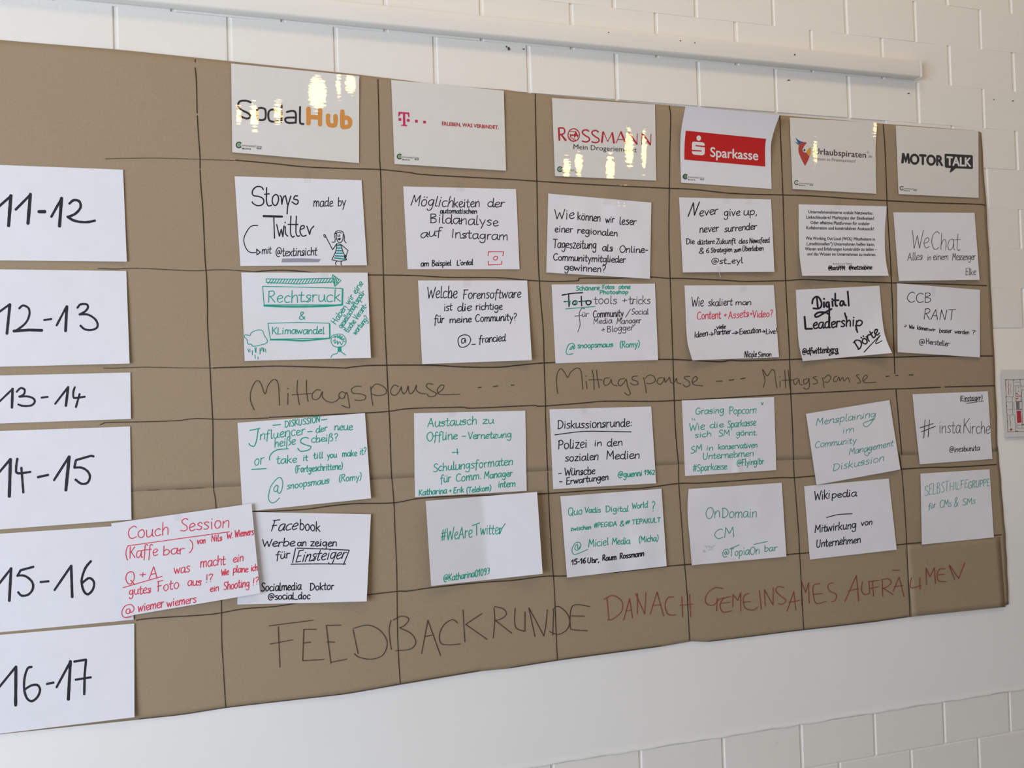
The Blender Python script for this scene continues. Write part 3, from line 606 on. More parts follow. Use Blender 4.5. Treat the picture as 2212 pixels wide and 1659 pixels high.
# ------------------------------------------------------------------ time sheets on the left
def left_quad(tl, tr, br, bl):
    """the sheets run out of the photograph on the left: continue their edges to a full A4 width"""
    (xa, ya), (xb, yb), (xc, yc), (xd, yd) = tl, tr, br, bl
    f = lambda p, q: (q[0]+(p[0]-q[0])*1.07, q[1]+(p[1]-q[1])*1.07)
    return [f(tl, tr), tr, br, f(bl, br)]
TG = 'hour sheets down the left side of the board'
T1 = sheet('white sheet with thick black hours 11-12, topmost of the time column', left_quad((0, 356.3), (265.8, 366.5), (273.9, 565.3), (0, 562.4)), {'R': .003}, group=TG)
T2 = sheet('white sheet with thick black hours 12-13, below the 11-12 sheet', left_quad((0, 581.7), (272.8, 585.4), (279.9, 785.3), (0, 792.2)), {'R': .005}, group=TG)
T3 = sheet('short white sheet with black hours 13-14, beside the lunch break writing', left_quad((0, 811.1), (281.5, 804.6), (282.8, 905), (0, 914.8)), {'R': .003}, group=TG)
T4 = sheet('white sheet with black hours 14-15, above the tilted red-inked sheet', left_quad((0, 931), (281, 921.2), (283.9, 1122.4), (0, 1143.7)), {'R': .003}, group=TG)
T5 = sheet('white sheet with black hours 15-16, partly covered by the red-inked sheet', left_quad((0, 1152.8), (285, 1134), (288.6, 1338.7), (0, 1365.9)), {'R': .001}, group=TG)
T6 = sheet('white sheet with black hours 16-17, lowest of the time column', left_quad((0, 1371.3), (290.1, 1346.8), (290.4, 1549.2), (0, 1585)), {'R': .004, 'BR': .004}, group=TG)
def C(S, c): return Ctx(K[c], S.h, S.o)
c = C(T1, 'G')
c.strokes('~-30,505 115,378|~155,520 305,368|~510,592 614,404|690,460 735,425 790,440 800,500 750,560 680,592|670,590 740,630 850,645 945,630', 5.4, 'black', 'handwriting')
c.strokes('~108,378 85,682|~302,365 278,658|~612,404 592,686|~385,540 448,540', 7.2, 'black', 'handwriting')
c = C(T2, 'H')
c.strokes('~-30,540 98,447|190,490 230,460 285,490 290,560 250,640 150,718|~438,605 512,595|~562,660 662,470|770,485 800,450 860,448 875,480 845,520 790,550|790,550 870,550 940,590 970,640 960,685 900,705 840,695 800,660', 4.6, 'black', 'handwriting')
c.strokes('~98,448 68,742|~135,715 290,704 418,708|~665,468 652,716', 6, 'black', 'handwriting')
c = C(T3, 'H')
c.strokes('~-20,1430 128,1288|165,1320 205,1282 245,1300 235,1345 190,1368|190,1368 270,1365 330,1385 345,1420 310,1455 230,1460 180,1445|~412,1378 475,1370|~548,1440 678,1272|745,1272 730,1320 732,1375 760,1380 845,1368|~792,1340 755,1472', 4.4, 'black', 'handwriting')
c.strokes('~125,1288 118,1478|~678,1272 655,1460', 5.6, 'black', 'handwriting')
c = C(T4, 'I')
c.strokes('~-20,660 103,515|172,510 160,600 175,655 303,642|~212,600 232,848|~375,695 480,672|~537,725 688,488|~932,488 905,482 755,525 740,600|740,600 810,600 870,635 895,690 870,750 810,760 750,718', 5, 'black', 'handwriting')
c.strokes('~103,515 92,888|~688,490 655,826', 6.8, 'black', 'handwriting')
c = C(T5, 'J')
c.strokes('~-20,110 112,-58|~333,-72 205,-38 172,20|175,15 250,20 320,80 325,150 280,205 215,215 180,180|~402,80 483,72|~542,160 708,-83|905,-129 850,-60 815,40 815,110 840,180 880,200 925,150 935,80 890,40 840,70 820,90', 5, 'black', 'handwriting')
c.strokes('~110,-58 92,268|~708,-83 718,230', 6, 'black', 'handwriting')
c = C(T6, 'J')
c.strokes('~-20,1140 158,922|315,925 275,940 245,1030 240,1150 270,1240 320,1265 375,1220 398,1150 370,1105 310,1110 245,1150|~465,1095 533,1080|~562,1128 702,868|~738,872 856,852 842,1000 838,1198|~752,1052 905,1028', 5, 'black', 'handwriting')
c.strokes('~158,922 155,1308|~700,868 680,1250', 6.6, 'black', 'handwriting')

# ------------------------------------------------------------------ logo sheets along the top (five laminated, one plain)
LG = 'printed logo sheets in the top row'
S1 = sheet('glossy laminated sheet with black and orange lettering, first of the top row', [(499.3, 137.2), (776, 164.3), (775.7, 352.4), (501.7, 328.9)], {}, mt='print', group=LG, film=True)
c = C(S1, 'a')
c.strokes('340,560 290,540 215,545 190,590 215,640 310,690 335,730 290,752 205,720|470,625 425,635 412,690 420,755 470,770 512,755 520,695 510,640 470,625|660,655 600,645 560,665 550,720 565,775 610,790 665,785|~708,660 708,795|~710,592 710,622|770,675 840,660 878,690 878,805|878,800 800,805 758,785 765,745 875,740|930,612 928,780 940,812 972,818', 4.3, 'darkprint', 'lettering')
c.strokes('~1030,630 1030,815|~1168,645 1168,828|~1040,735 1160,738|1265,712 1265,800 1300,835 1350,820 1352,718|~1435,662 1435,848|1440,748 1500,745 1528,790 1510,845 1440,855', 9.4, 'orange', 'lettering')
c.camp(200, 1068, 33)
S2 = sheet('laminated sheet with a magenta letter emblem and squares, second of the top row', [(845, 172.6), (1088.2, 195.6), (1093.1, 368.8), (852.2, 354.3)], {}, mt='print', group=LG, film=True)
c = C(S2, 'g')
c.fill('~225,505 355,515 357,570 345,570 335,535 305,530 308,660 330,668 330,680 255,672 255,660 280,660 278,528 250,530 235,560 222,560', 'magenta', 'emblem')
for x, y in ((242, 597), (342, 609), (439, 619), (537, 629)): c.fill('~%g,%g %g,%g %g,%g %g,%g' % (x-17, y-18, x+17, y-15, x+17, y+17, x-16, y+15), 'magenta', 'emblem')
c.type('ERLEBEN, WAS VERBINDET.', 745, 666, 1422, 714, 42, 'crimson', .022)
c.camp(238, 1040, 28)
S3 = sheet('laminated sheet with a crimson shop name and round emblem, third of the top row', [(1192.4, 211.6), (1414.9, 225.8), (1417.6, 390.3), (1198.8, 380.2)], {}, mt='print', group=LG, film=True)
c = C(S3, 'l')
c.strokes('~370,535 378,680|~900,580 885,705|~1010,590 1030,712|~1112,580 1172,718|~1205,590 1305,725|~1368,600 1462,730|~398,610 455,682', 4.0, 'crimson', 'lettering')
c.strokes('375,533 425,535 442,565 430,600 385,612|730,572 700,555 660,565 655,595 690,625 730,650 735,680 700,700 652,690|843,582 815,562 775,572 768,600 805,635 845,660 850,690 815,708 765,698', 3.0, 'crimson', 'lettering')
c.strokes('~905,580 955,695 1010,590|~1055,712 1112,580|~1075,670 1150,674|~1205,590 1195,722|~1308,600 1305,725|~1368,600 1358,728|~1472,608 1468,738', 1.7, 'crimson', 'lettering')
c.strokes(' '.join('%g,%g' % (549+68*math.cos(math.radians(d)), 617+75*math.sin(math.radians(d))) for d in range(0, 361, 20)), 2.2, 'crimson', 'emblem')
c.fill('~498,605 520,608 545,612 560,600 566,570 578,572 590,600 604,622 600,648 590,640 585,628 572,632 560,650 552,648 555,628 520,628 512,650 502,648 505,625', 'crimson', 'emblem')
c.strokes('~495,575 560,578|~495,652 530,690|~520,645 560,690|~545,655 575,680', 1.3, 'crimson', 'emblem')
c.type('Mein Drogeriemarkt', 547, 785, 1303, 824, 58, 'darkprint', .0)
c.camp(385, 1026, 28)
S4 = sheet('plain sheet with a red banner and white bank lettering, its top curling off', [(1480.9, 228.8), (1683.8, 248.8), (1666.8, 408.2), (1471.1, 394.4)], {'T': .036, 'TR': .008}, group=LG, L=[(1480.9, 228.8), (1471.1, 285.2), (1469.4, 333), (1471.1, 394.4)], R=[(1683.8, 248.8), (1671, 286), (1665.6, 312), (1665.5, 350), (1666.8, 408.2)])
c = C(S4, 'q')
c.fill('~285,498 600,531 900,562 1200,592 1485,622 1474,690 1470,760 1470,900 1472,1035 1200,1012 900,985 600,960 265,932 265,800 270,660', 'bankred', 'print_shape')
c.fill(' '.join('%g,%g' % (480+34*math.cos(math.radians(d)), 611+40*math.sin(math.radians(d))) for d in range(0, 360, 24)), 'whiteprint', 'emblem', .00012)
c.fill('~405,662 530,672 560,684 570,712 570,726 430,714 430,734 570,748 570,832 560,858 530,868 410,858 386,844 378,818 378,806 522,812 522,794 378,786 378,692 386,668', 'whiteprint', 'emblem', .00012)
c.type('Sparkasse', 655, 886, 1365, 940, 138, 'whiteprint', .018, extra=.0001)
c.camp(280, 1185, 34, 'greenprint')
S5 = sheet('laminated sheet with a parrot-headed map pin and brown lettering, in the top row', [(1705.8, 253.9), (1894.8, 265.2), (1893.1, 418.8), (1712.1, 408.2)], {}, mt='print', group=LG, film=True, R=[(1894.8, 265.2), (1891.8, 311), (1891.6, 350), (1893.1, 418.8)])
c = C(S5, 'v')
c.fill('~265,465 310,503 345,520 385,530 345,545 320,568 300,540 283,505', 'blueprint', 'emblem'); c.fill('~255,525 295,540 318,568 312,580 285,555', 'greenprint', 'emblem')
c.fill('~316,578 335,552 370,534 405,530 437,546 410,570 385,610 370,640 375,668 395,685 428,690 450,720 475,750 460,790 440,830 408,892 390,855 360,800 330,730 312,680 307,625', 'birdred', 'emblem')
c.fill('~490,605 498,650 492,705 474,750 450,720 428,690 440,655 465,625', 'yellow', 'emblem')
c.fill(' '.join('%g,%g' % (398+13*math.cos(math.radians(d)), 652+16*math.sin(math.radians(d))) for d in range(0, 360, 30)), 'darkprint', 'emblem')
c.type('Urlaubspiraten', 545, 709, 1318, 768, 88, 'brownprint', .012); c.type('.de', 1345, 762, 1408, 766, 42, 'greyprint'); c.strokes('1345,670 1335,685 1348,698 1358,685 1345,670', .5, 'brownprint', 'lettering')
c.type('Reisen zu Piratenpreisen!', 560, 800, 1162, 838, 46, 'greyprint')
c.camp(282, 1137, 30, 'whiteprint')
S6 = sheet('laminated sheet with heavy black capitals and a speech bubble, last of the top row', [(1934.8, 271.3), (2113.3, 282.7), (2114.1, 427.6), (1940.9, 419.4)], {}, mt='print', group=LG, film=True)
c = C(S6, 'A')
c.fill('~345,640 378,642 402,715 420,644 452,646 468,806 436,805 428,730 410,790 394,790 378,728 368,800 330,800', 'darkprint', 'lettering')
c.type('OTOR', 472, 808, 968, 836, 150, 'darkprint', .04)
c.fill('~1005,652 1412,674 1428,688 1430,872 1418,888 1168,876 1095,938 1078,940 1074,932 1092,874 1010,866 1000,856 995,670', 'darkprint', 'print_shape')
c.type('TALK', 1030, 828, 1400, 850, 132, 'whiteprint', .03, extra=.0001)
c.camp(342, 1180, 28, 'whiteprint')

# ------------------------------------------------------------------ handwritten session sheets, column by column
def W(S, crop, items, w=2.2, m='black'): C(S, crop).words(items, w, m)
def D(S, crop, txt, w=2.2, m='black', name='drawing'): C(S, crop).strokes(txt, w, m, name)
def Fl(S, crop, txt, m, name='drawing'): C(S, crop).fill(txt, m, name)
A1 = sheet('sheet with black lettering and a drawn girl in a striped teal dress', [(506.8, 380.8), (781.1, 389.3), (792.8, 573), (519.4, 574.6)], {'R': .003})
D(A1, 'b', '490,275 470,245 420,237 375,265 358,310 375,345 430,355 480,375 498,415 475,455 420,465 370,440 358,420|530,250 528,340 530,420 550,468 590,460|~505,330 562,325|640,330 605,360 598,420 620,460 650,455 672,400 665,350 640,330|~690,345 706,362 712,450|712,450 724,385 742,352|~755,345 778,450|~820,350 780,480 775,565|900,350 870,350 855,385 900,400 905,430 880,450 832,420', 2.7, 'black', 'handwriting')
D(A1, 'b', '~615,600 625,855|~650,690 682,832 706,748 724,838 738,706|~750,662 752,672|753,715 757,800 784,830|820,590 815,780 835,840 862,830|~785,690 855,690|885,590 880,780 900,830 925,825|~855,690 905,690|930,750 975,735 975,705 940,715 930,780 960,830 1003,820|1010,710 1025,750 1045,810|1045,810 1060,750 1095,710', 2.5, 'black', 'handwriting')
D(A1, 'b', '~492,590 716,597', 4.6, 'black', 'handwriting')
W(A1, 'b', [('made', 1085, 475, 1318, 475, 105), ('by', 1380, 470, 1468, 465, 105), ('mit', 470, 1043, 582, 1036, 88), ('@textinsicht', 635, 1072, 1130, 1058, 100)], 2.1)
D(A1, 'b', '425,702 340,715 275,810 258,890 290,985 340,1025 400,1025|~410,985 455,1022 415,1055 410,985', 2.0)
Fl(A1, 'b', '~718,1098 950,1094 1178,1104 1152,1140 708,1142', 'greystrip', 'highlighter_strip')
D(A1, 'b', '1345,850 1345,800 1360,775 1395,765 1440,780 1460,840 1458,880 1480,912|1348,860 1348,890 1335,903 1312,900|1368,800 1362,850 1385,900 1415,905 1440,870 1445,810|1350,800 1390,785 1425,792|~1383,815 1384,840|~1402,812 1402,838|~1368,920 1318,992 1240,840|~1370,920 1420,930|1370,920 1355,1010 1310,1110|1420,930 1440,1010 1485,1110|1310,1112 1400,1130 1485,1112|~1425,935 1502,1000 1478,1070|1470,1058 1482,1075 1465,1090 1458,1070 1470,1058|1370,1130 1352,1150 1360,1175|1425,1130 1418,1155 1425,1175|1230,815 1215,812 1215,830 1228,845 1238,838 1230,815', 1.7)
Fl(A1, 'b', '~1375,856 1420,852 1412,872 1398,882 1384,874', 'black')
D(A1, 'b', '~1378,942 1416,942|~1372,972 1422,972|~1368,1004 1428,1004|~1358,1034 1436,1034|~1350,1065 1445,1070|1342,1090 1400,1098 1468,1104', 2.9, 'teal')
A2 = sheet('sheet with green boxed words, an arrow, a rain cloud and a tree', [(521.2, 588.6), (794.1, 589), (801.2, 772.9), (528.5, 779.8)], {'R': .010, 'L': .003})
D(A2, 'c', '~523,180 900,182 1315,172 1318,130 1418,200 1345,270 1335,215 900,240 530,222 523,180|~482,268 950,278 1435,292 1430,490 500,490 482,268|~545,710 900,700 1278,708 1285,888 575,900 545,710', 1.7, 'green')
D(A2, 'c', '|'.join('~%g,%g %g,%g' % (x+18, 183-(x-900)*.02, x-14, 232-(x-900)*.012) for x in range(560, 1330, 34))+'|~1335,145 1330,230|~1350,165 1340,255|~1370,175 1355,250|~1390,190 1370,230', 1.8, 'green')
D(A2, 'c', '500,500 750,510 1000,510 1250,503 1432,488', 3.8, 'green'); D(A2, 'c', '~1438,300 1434,488', 3.6, 'green'); D(A2, 'c', '575,906 760,908 960,918 1150,902 1283,888', 3.2, 'green'); D(A2, 'c', '~1283,718 1286,885', 3, 'green')
W(A2, 'c', [('Rechtsruck', 535, 462, 1405, 452, 140), ('&', 912, 662, 985, 662, 95), ('KLimawandel', 590, 838, 1215, 836, 85)], 2.2, 'green')
W(A2, 'c', [('Haben wir eine', 1352, 728, 1688, 236, 72, 0, 1), ('gesellschaftspoli-', 1432, 778, 1710, 338, 72, 0, 1), ('tische Verant-', 1503, 828, 1735, 500, 68, 0, 1), ('wortung?', 1592, 852, 1752, 655, 66, 0, 1)], 2.0, 'green')
D(A2, 'c', '265,870 270,850 300,850 330,855 350,820 420,790 480,800 505,860 540,915 520,950 450,970 370,985 345,960 305,955 295,905 262,875|~305,1015 315,1050|~330,1015 330,1055|~358,1035 360,1090|~390,1000 398,1060|~405,1000 402,1060|~450,1010 452,1080|~470,1000 462,1040|~480,1000 492,1050|~495,1005 498,1050|~515,1015 520,1055|~390,1085 395,1130|~425,1110 428,1140', 1.6, 'green')
D(A2, 'c', '1300,900 1310,862 1350,845 1400,838 1450,855 1480,920 1450,980 1390,995 1330,980 1300,930 1300,900|1320,880 1350,860 1345,885 1380,850 1375,885 1410,850 1405,890 1435,865 1425,905 1460,890 1440,930 1470,925|1320,925 1350,905 1345,950 1380,920 1375,960 1405,930 1420,965 1440,945|1390,880 1420,900 1400,870 1440,910', 1.5, 'green')
Fl(A2, 'c', '~1378,990 1422,985 1425,1048 1380,1055', 'green'); D(A2, 'c', '1380,1055 1370,1070 1320,1085 1298,1118|1420,1050 1440,1065 1475,1090', 1.7, 'green')
A3 = sheet('tilted sheet with many green lines, above the tilted red-inked sheet', [(513.1, 913.3), (788.3, 892.2), (801.5, 1076.5), (524, 1106)], {'R': .011})
D(A3, 'd', '~605,325 695,315|~1185,262 1250,252|330,385 380,376 450,362|430,370 410,500 380,575 330,560 320,540|~1020,402 1075,398|1030,480 990,470 945,490 940,530 1000,560 1060,580 1030,620 940,635 900,600|~352,852 525,842|565,740 575,680 650,620 790,605', 2.2, 'green', 'handwriting')
W(A3, 'd', [('DISKUSSION', 745, 350, 1165, 285, 75), ('nfluencer', 445, 500, 985, 435, 110), ('der', 1115, 415, 1250, 390, 75), ('neue', 1335, 385, 1555, 380, 92), ('heiße', 620, 590, 870, 550, 100), ('cheiß?', 1060, 532, 1375, 508, 88), ('or', 378, 802, 490, 792, 130), ('take', 645, 788, 885, 770, 95), ('it', 960, 752, 1020, 746, 78), ('till', 1085, 725, 1200, 716, 75), ('you', 1250, 720, 1365, 710, 75), ('make', 1430, 700, 1605, 688, 75), ('it?', 1640, 680, 1715, 668, 82), ('(Fortgeschrittene)', 870, 890, 1435, 850, 80), ('snoopsmaus', 770, 1088, 1275, 1018, 80), ('(Romy)', 1390, 1000, 1660, 972, 80)], 2.1, 'green')
D(A3, 'd', '700,950 722,1000 715,1080 690,1135 660,1120 665,1060 650,1040 620,1070 620,1110 650,1110 670,1050|705,955 670,950 610,1010 570,1080 552,1200 590,1250 640,1235 685,1190', 1.7, 'green', 'handwriting')
A5 = sheet('sheet with black handwriting and a boxed word, below the tilted green-inked sheet', [(518, 1105.5), (801.3, 1110.7), (791.9, 1299.2), (512.5, 1306)], {'R': .016, 'TL': -.0})
W(A5, 'f', [('Face', 570, 378, 885, 350, 130, .3), ('book', 920, 352, 1165, 380, 120), ('Werbe', 470, 560, 860, 550, 95, .1), ('an', 895, 548, 1000, 548, 78), ('zeigen', 1050, 550, 1365, 555, 88), ('für', 640, 708, 800, 690, 95), ('Einsteiger', 868, 742, 1462, 700, 135, .3), ('Socialmedia', 462, 1092, 940, 1070, 95), ('Doktor', 1045, 1080, 1330, 1070, 88), ('@social_doc', 545, 1192, 1045, 1182, 82)], 2.5)
D(A5, 'f', '~875,580 840,748|890,575 1200,585 1518,600|~1518,600 1448,772|820,768 1150,764 1475,766', 2.2, 'black', 'underline')
A4 = sheet('tilted sheet of red handwriting overlapping four others beside the 15-16 sheet', [(240.3, 1130.6), (543.2, 1087.8), (561.8, 1281.6), (263, 1333)], {'R': .006}, layer=4)
W(A4, 'e', [('Couch', 305, 468, 790, 415, 145), ('Session', 930, 378, 1515, 325, 145), ('(Kaffe', 275, 700, 660, 668, 140), ('bar', 725, 660, 975, 640, 115), (')', 1032, 612, 1085, 605, 125), ('von', 1135, 530, 1235, 515, 75), ('Nils', 1305, 500, 1430, 485, 78), ('W.', 1490, 460, 1560, 455, 70), ('Wiemers', 1585, 445, 1810, 415, 80), ('Q', 270, 1010, 390, 998, 150), ('+', 445, 935, 512, 930, 100), ('A', 558, 945, 665, 930, 145), ('was', 855, 880, 1045, 860, 115), ('macht', 1170, 808, 1470, 770, 115), ('ein', 1565, 745, 1688, 730, 95), ('gutes', 320, 1140, 580, 1110, 105), ('Foto', 655, 1100, 915, 1058, 120), ('aus', 1020, 1025, 1182, 1018, 100), ('!?', 1235, 990, 1318, 972, 95), ('Wie', 1425, 905, 1510, 890, 75), ('plane', 1565, 870, 1742, 860, 80), ('ich', 1780, 850, 1855, 843, 80), ('ein', 1290, 1098, 1392, 1085, 80), ('Shooting', 1450, 1075, 1758, 1035, 98), ('!?', 1798, 1022, 1868, 1005, 90), ('wiemer', 425, 1338, 735, 1280, 105), ('wiemers', 770, 1280, 1122, 1225, 95)], 2.3, 'red')
D(A4, 'e', '~315,548 900,465 1525,380|~252,1048 720,912|385,1290 350,1250 280,1265 240,1330 250,1390 300,1405 345,1392|330,1300 295,1310 290,1350 325,1355 335,1310 345,1345 375,1325 385,1290', 1.9, 'red', 'underline')

B1 = sheet('sheet with black handwriting and a red camera outline, second column', [(871, 402.6), (1114.8, 408.4), (1122.5, 581.6), (880.6, 581.6)], {'R': .002})
W(B1, 'h', [('Möglich', 365, 352, 870, 372, 125, .25), ('keiten', 880, 374, 1190, 372, 110), ('der', 1285, 372, 1490, 370, 100), ('automatischen', 720, 445, 1160, 448, 55), ('Bildanalyse', 595, 555, 1412, 598, 108), ('auf', 485, 742, 735, 710, 100), ('Instagram', 855, 738, 1530, 768, 105), ('am', 490, 1080, 585, 1078, 68), ('Beispiel', 622, 1075, 850, 1070, 65), ("L'oréal", 920, 1070, 1112, 1060, 62)], 2.2)
D(B1, 'h', '~1295,955 1298,905 1480,905 1472,955|~1298,1018 1300,1063 1455,1055 1460,1018|1408,965 1385,958 1362,975 1362,995 1382,1005 1405,992 1408,968', 1.8, 'red')
B2 = sheet('sheet of black handwriting ending in a circled at-sign, second column', [(902.9, 605.8), (1138.7, 605.8), (1148.9, 778), (912, 786.6)], {'R': .009, 'B': .005})
W(B2, 'i', [('Welche', 450, 408, 810, 405, 135, .08), ('Forensoftware', 880, 420, 1572, 400, 110, .1), ('ist', 655, 565, 752, 555, 95), ('die', 815, 570, 985, 553, 95), ('richtige', 1035, 550, 1352, 545, 85), ('für', 540, 712, 655, 705, 100), ('meine', 720, 705, 985, 695, 80), ('Community?', 1030, 692, 1520, 675, 85), ('_', 985, 960, 1032, 958, 60), ('francied', 1075, 945, 1388, 920, 88)], 2.2)
D(B2, 'i', '935,852 895,848 845,870 825,920 845,985 895,995 950,965 978,910 960,865 925,850|910,890 872,900 870,940 895,945 912,900 918,942', 1.9, 'black', 'handwriting')
B3 = sheet('sheet of green handwriting with a plus sign, second column below the lunch line', [(894.2, 892.5), (1134.8, 887.1), (1137.8, 1060.4), (896.1, 1073.9)], {'R': .002})
W(B3, 'j', [('Austausch', 460, 345, 1045, 312, 100), ('zu', 1115, 305, 1250, 300, 78), ('Offline', 445, 515, 815, 488, 100), ('-', 865, 475, 915, 475, 50), ('Vernetzung', 940, 490, 1460, 470, 80), ('Schulungsformaten', 525, 880, 1475, 798, 100), ('für', 615, 1010, 735, 1000, 95), ('Comm.', 795, 1000, 1100, 965, 90), ('Manager', 1135, 965, 1472, 930, 82), ('intern', 1305, 1068, 1508, 1055, 78), ('Katharina', 355, 1165, 690, 1138, 72), ('+', 715, 1132, 745, 1130, 60), ('Erik', 770, 1135, 892, 1125, 70), ('(Telekom)', 925, 1135, 1218, 1103, 68)], 2.1, 'green')
D(B3, 'j', '~755,650 830,648|~815,605 822,672', 2, 'green', 'handwriting')
B4 = sheet('sheet folded down its middle with one green hashtag line, second column', [(919.6, 1082.1), (1160.1, 1062.6), (1172.2, 1239.5), (931.3, 1266)], {'V': .019, 'R': .006}, nx=40)
W(B4, 'k', [('#WeAre', 618, 705, 990, 670, 145), ('witter', 1090, 638, 1345, 625, 125), ('@Katharina01099', 650, 1200, 1198, 1110, 82)], 2.0, 'green')
D(B4, 'k', '~995,528 1085,495|~1048,520 1048,645|~1325,625 1350,560 1390,505', 1.9, 'green', 'handwriting')

C1 = sheet('slightly crumpled sheet of five black lines, third column under the crimson logo', [(1184.3, 418), (1407, 437.6), (1404.1, 602.4), (1180, 588.6)], {'R': .003, 'N': .0012})
W(C1, 'm', [('Wie', 370, 612, 648, 602, 145), ('können', 695, 612, 1018, 642, 110), ('wir', 1090, 658, 1212, 652, 95), ('leser', 1285, 680, 1520, 685, 105), ('einer', 375, 790, 628, 795, 95), ('regionalen', 695, 802, 1258, 850, 90), ('Tageszeitung', 352, 1008, 960, 1025, 120), ('als', 1045, 1055, 1188, 1060, 98), ('Online-', 1285, 1075, 1685, 1082, 95), ('Communitymitglieder', 355, 1185, 1372, 1220, 95), ('gewinnen?', 510, 1322, 1090, 1355, 95)], 2.2)
C2 = sheet('sheet with green and black lettering about photo tools, third column', [(1191.5, 614.6), (1414.7, 612.7), (1421.7, 777.5), (1199.9, 784.9)], {'R': .004})
W(C2, 'n', [('Schönere', 675, 245, 1002, 235, 62), ('Fotos', 1045, 222, 1212, 220, 58), ('ohne', 1275, 220, 1438, 218, 58), ('Photoshop', 1008, 295, 1408, 290, 55), ('snoopsmaus', 695, 1055, 1192, 1035, 75), ('(Romy)', 1290, 1048, 1568, 1035, 85)], 2.1, 'green')
D(C2, 'n', '~590,445 590,400|~532,503 945,468|~490,300 775,268|~540,400 600,392|650,440 690,390 690,440|~735,400 820,395|640,1020 605,1045 592,1075 615,1068 640,1030 645,1068 662,1040 640,990 580,1000 545,1070 540,1120 570,1145 635,1130', 1.7, 'green', 'handwriting')
D(C2, 'n', '482,310 620,285 770,275|~575,305 580,470|~510,402 592,396|690,392 645,395 632,430 660,445 690,425 692,395|~752,325 758,460|~718,400 830,392|885,390 830,390 822,425 850,445 885,425 888,392', 2.6, 'black', 'handwriting')
W(C2, 'n', [('tools', 925, 430, 1245, 432, 115), ('+', 1325, 420, 1388, 415, 85), ('tricks', 1418, 435, 1715, 432, 115)], 1.8, 'greyink')
W(C2, 'n', [('ür', 760, 615, 852, 605, 72), ('Social', 1455, 580, 1692, 578, 78), ('Media', 920, 715, 1180, 702, 75), ('Manager', 1248, 712, 1590, 700, 78), ('+', 1028, 835, 1078, 822, 85), ('Blogger', 1110, 828, 1482, 800, 85)], 1.7, 'greyink')
W(C2, 'n', [('Community', 915, 622, 1340, 608, 95)], 2.1); D(C2, 'n', '800,500 760,495 725,560 728,650 735,730 705,825|~660,607 760,590|~1445,505 1375,620', 1.5, 'greyink', 'handwriting')
C3 = sheet('sheet with an underlined black heading and a green at-handle, third column', [(1186.9, 884.1), (1406.7, 878), (1417.4, 1044.1), (1194.9, 1056.7)], {'R': .004})
W(C3, 'o', [('Diskussionsrunde:', 415, 497, 1460, 462, 115), ('Polizei', 420, 782, 828, 762, 130), ('in', 930, 740, 1035, 738, 85), ('den', 1110, 740, 1325, 733, 105), ('sozialen', 520, 955, 988, 930, 105), ('Medien', 1100, 925, 1568, 912, 112), ('-', 420, 1145, 472, 1142, 50), ('Wünsche', 512, 1155, 942, 1133, 105), ('-', 438, 1258, 485, 1262, 50), ('Erwartungen', 538, 1278, 1130, 1212, 90)], 2.3)
D(C3, 'o', '380,582 520,562 700,540 900,530 1455,540', 2, 'black', 'underline'); W(C3, 'o', [('@guenni', 1265, 1182, 1602, 1155, 82), ('1962', 1635, 1142, 1782, 1138, 62)], 2.2, 'green')
C4 = sheet('crumpled sheet with green lines and one black bottom line, third column', [(1210.2, 1072), (1429, 1055.7), (1440.2, 1222.9), (1225, 1247.8)], {'R': .004, 'N': .0016, 'L': .004}, L=[(1210.2, 1072), (1215.5, 1130), (1218.5, 1170), (1225, 1247.8)])
W(C4, 'p', [('Quo', 560, 545, 762, 525, 108), ('Vadis', 798, 508, 1022, 500, 78), ('Digital', 1090, 495, 1412, 488, 82), ('World', 1460, 452, 1682, 428, 85), ('?', 1735, 485, 1780, 485, 140), ('zwischen', 600, 760, 885, 733, 60), ('#PEGIDA', 930, 715, 1248, 688, 64), ('&', 1290, 695, 1350, 690, 75), ('#', 1370, 672, 1432, 660, 52), ('TEPAKULT', 1465, 668, 1862, 636, 66), ('Miciel', 850, 990, 1130, 958, 108), ('Media', 1180, 955, 1432, 942, 95), ('(Micha)', 1558, 925, 1832, 900, 85)], 2.0, 'green')
D(C4, 'p', '735,980 700,1030 665,1020 670,970 700,955 705,1020 740,990 735,930 680,925 635,980 622,1050 670,1090 840,1022', 1.6, 'green', 'handwriting')
W(C4, 'p', [('15-16', 610, 1238, 812, 1210, 75), ('Uhr,', 835, 1212, 1000, 1200, 75), ('Raum', 1045, 1178, 1242, 1165, 75), ('Rossmann', 1290, 1155, 1630, 1110, 75)], 2.7)

D1 = sheet('sheet of black handwriting with a slanted capital N, below the red banner', [(1466.8, 426.3), (1665.7, 430.8), (1672.9, 587.1), (1475, 588.5)], {'B': .005, 'R': .003})
D(D1, 'r', '~320,468 400,262 415,450 490,250', 2.4, 'black', 'handwriting')
W(D1, 'r', [('ever', 485, 465, 760, 430, 125), ('give', 850, 468, 1092, 450, 115), ('up,', 1145, 450, 1345, 445, 115), ('never', 488, 708, 772, 690, 112), ('surrender', 860, 700, 1340, 655, 95)], 2.2)
W(D1, 'r', [('Die', 290, 880, 412, 878, 78), ('düstere', 460, 885, 712, 875, 75), ('Zukunft', 740, 880, 1028, 870, 80), ('des', 1075, 872, 1208, 865, 72), ('Newsfeed', 1235, 865, 1532, 855, 78), ('&', 480, 1025, 552, 1020, 88), ('6', 585, 1010, 632, 1010, 75), ('Strategien', 655, 1008, 975, 990, 68), ('zum', 1005, 1002, 1112, 985, 62), ('Überleben', 1130, 985, 1442, 975, 72), ('@st_eyl', 665, 1178, 1132, 1162, 85)], 2.0)
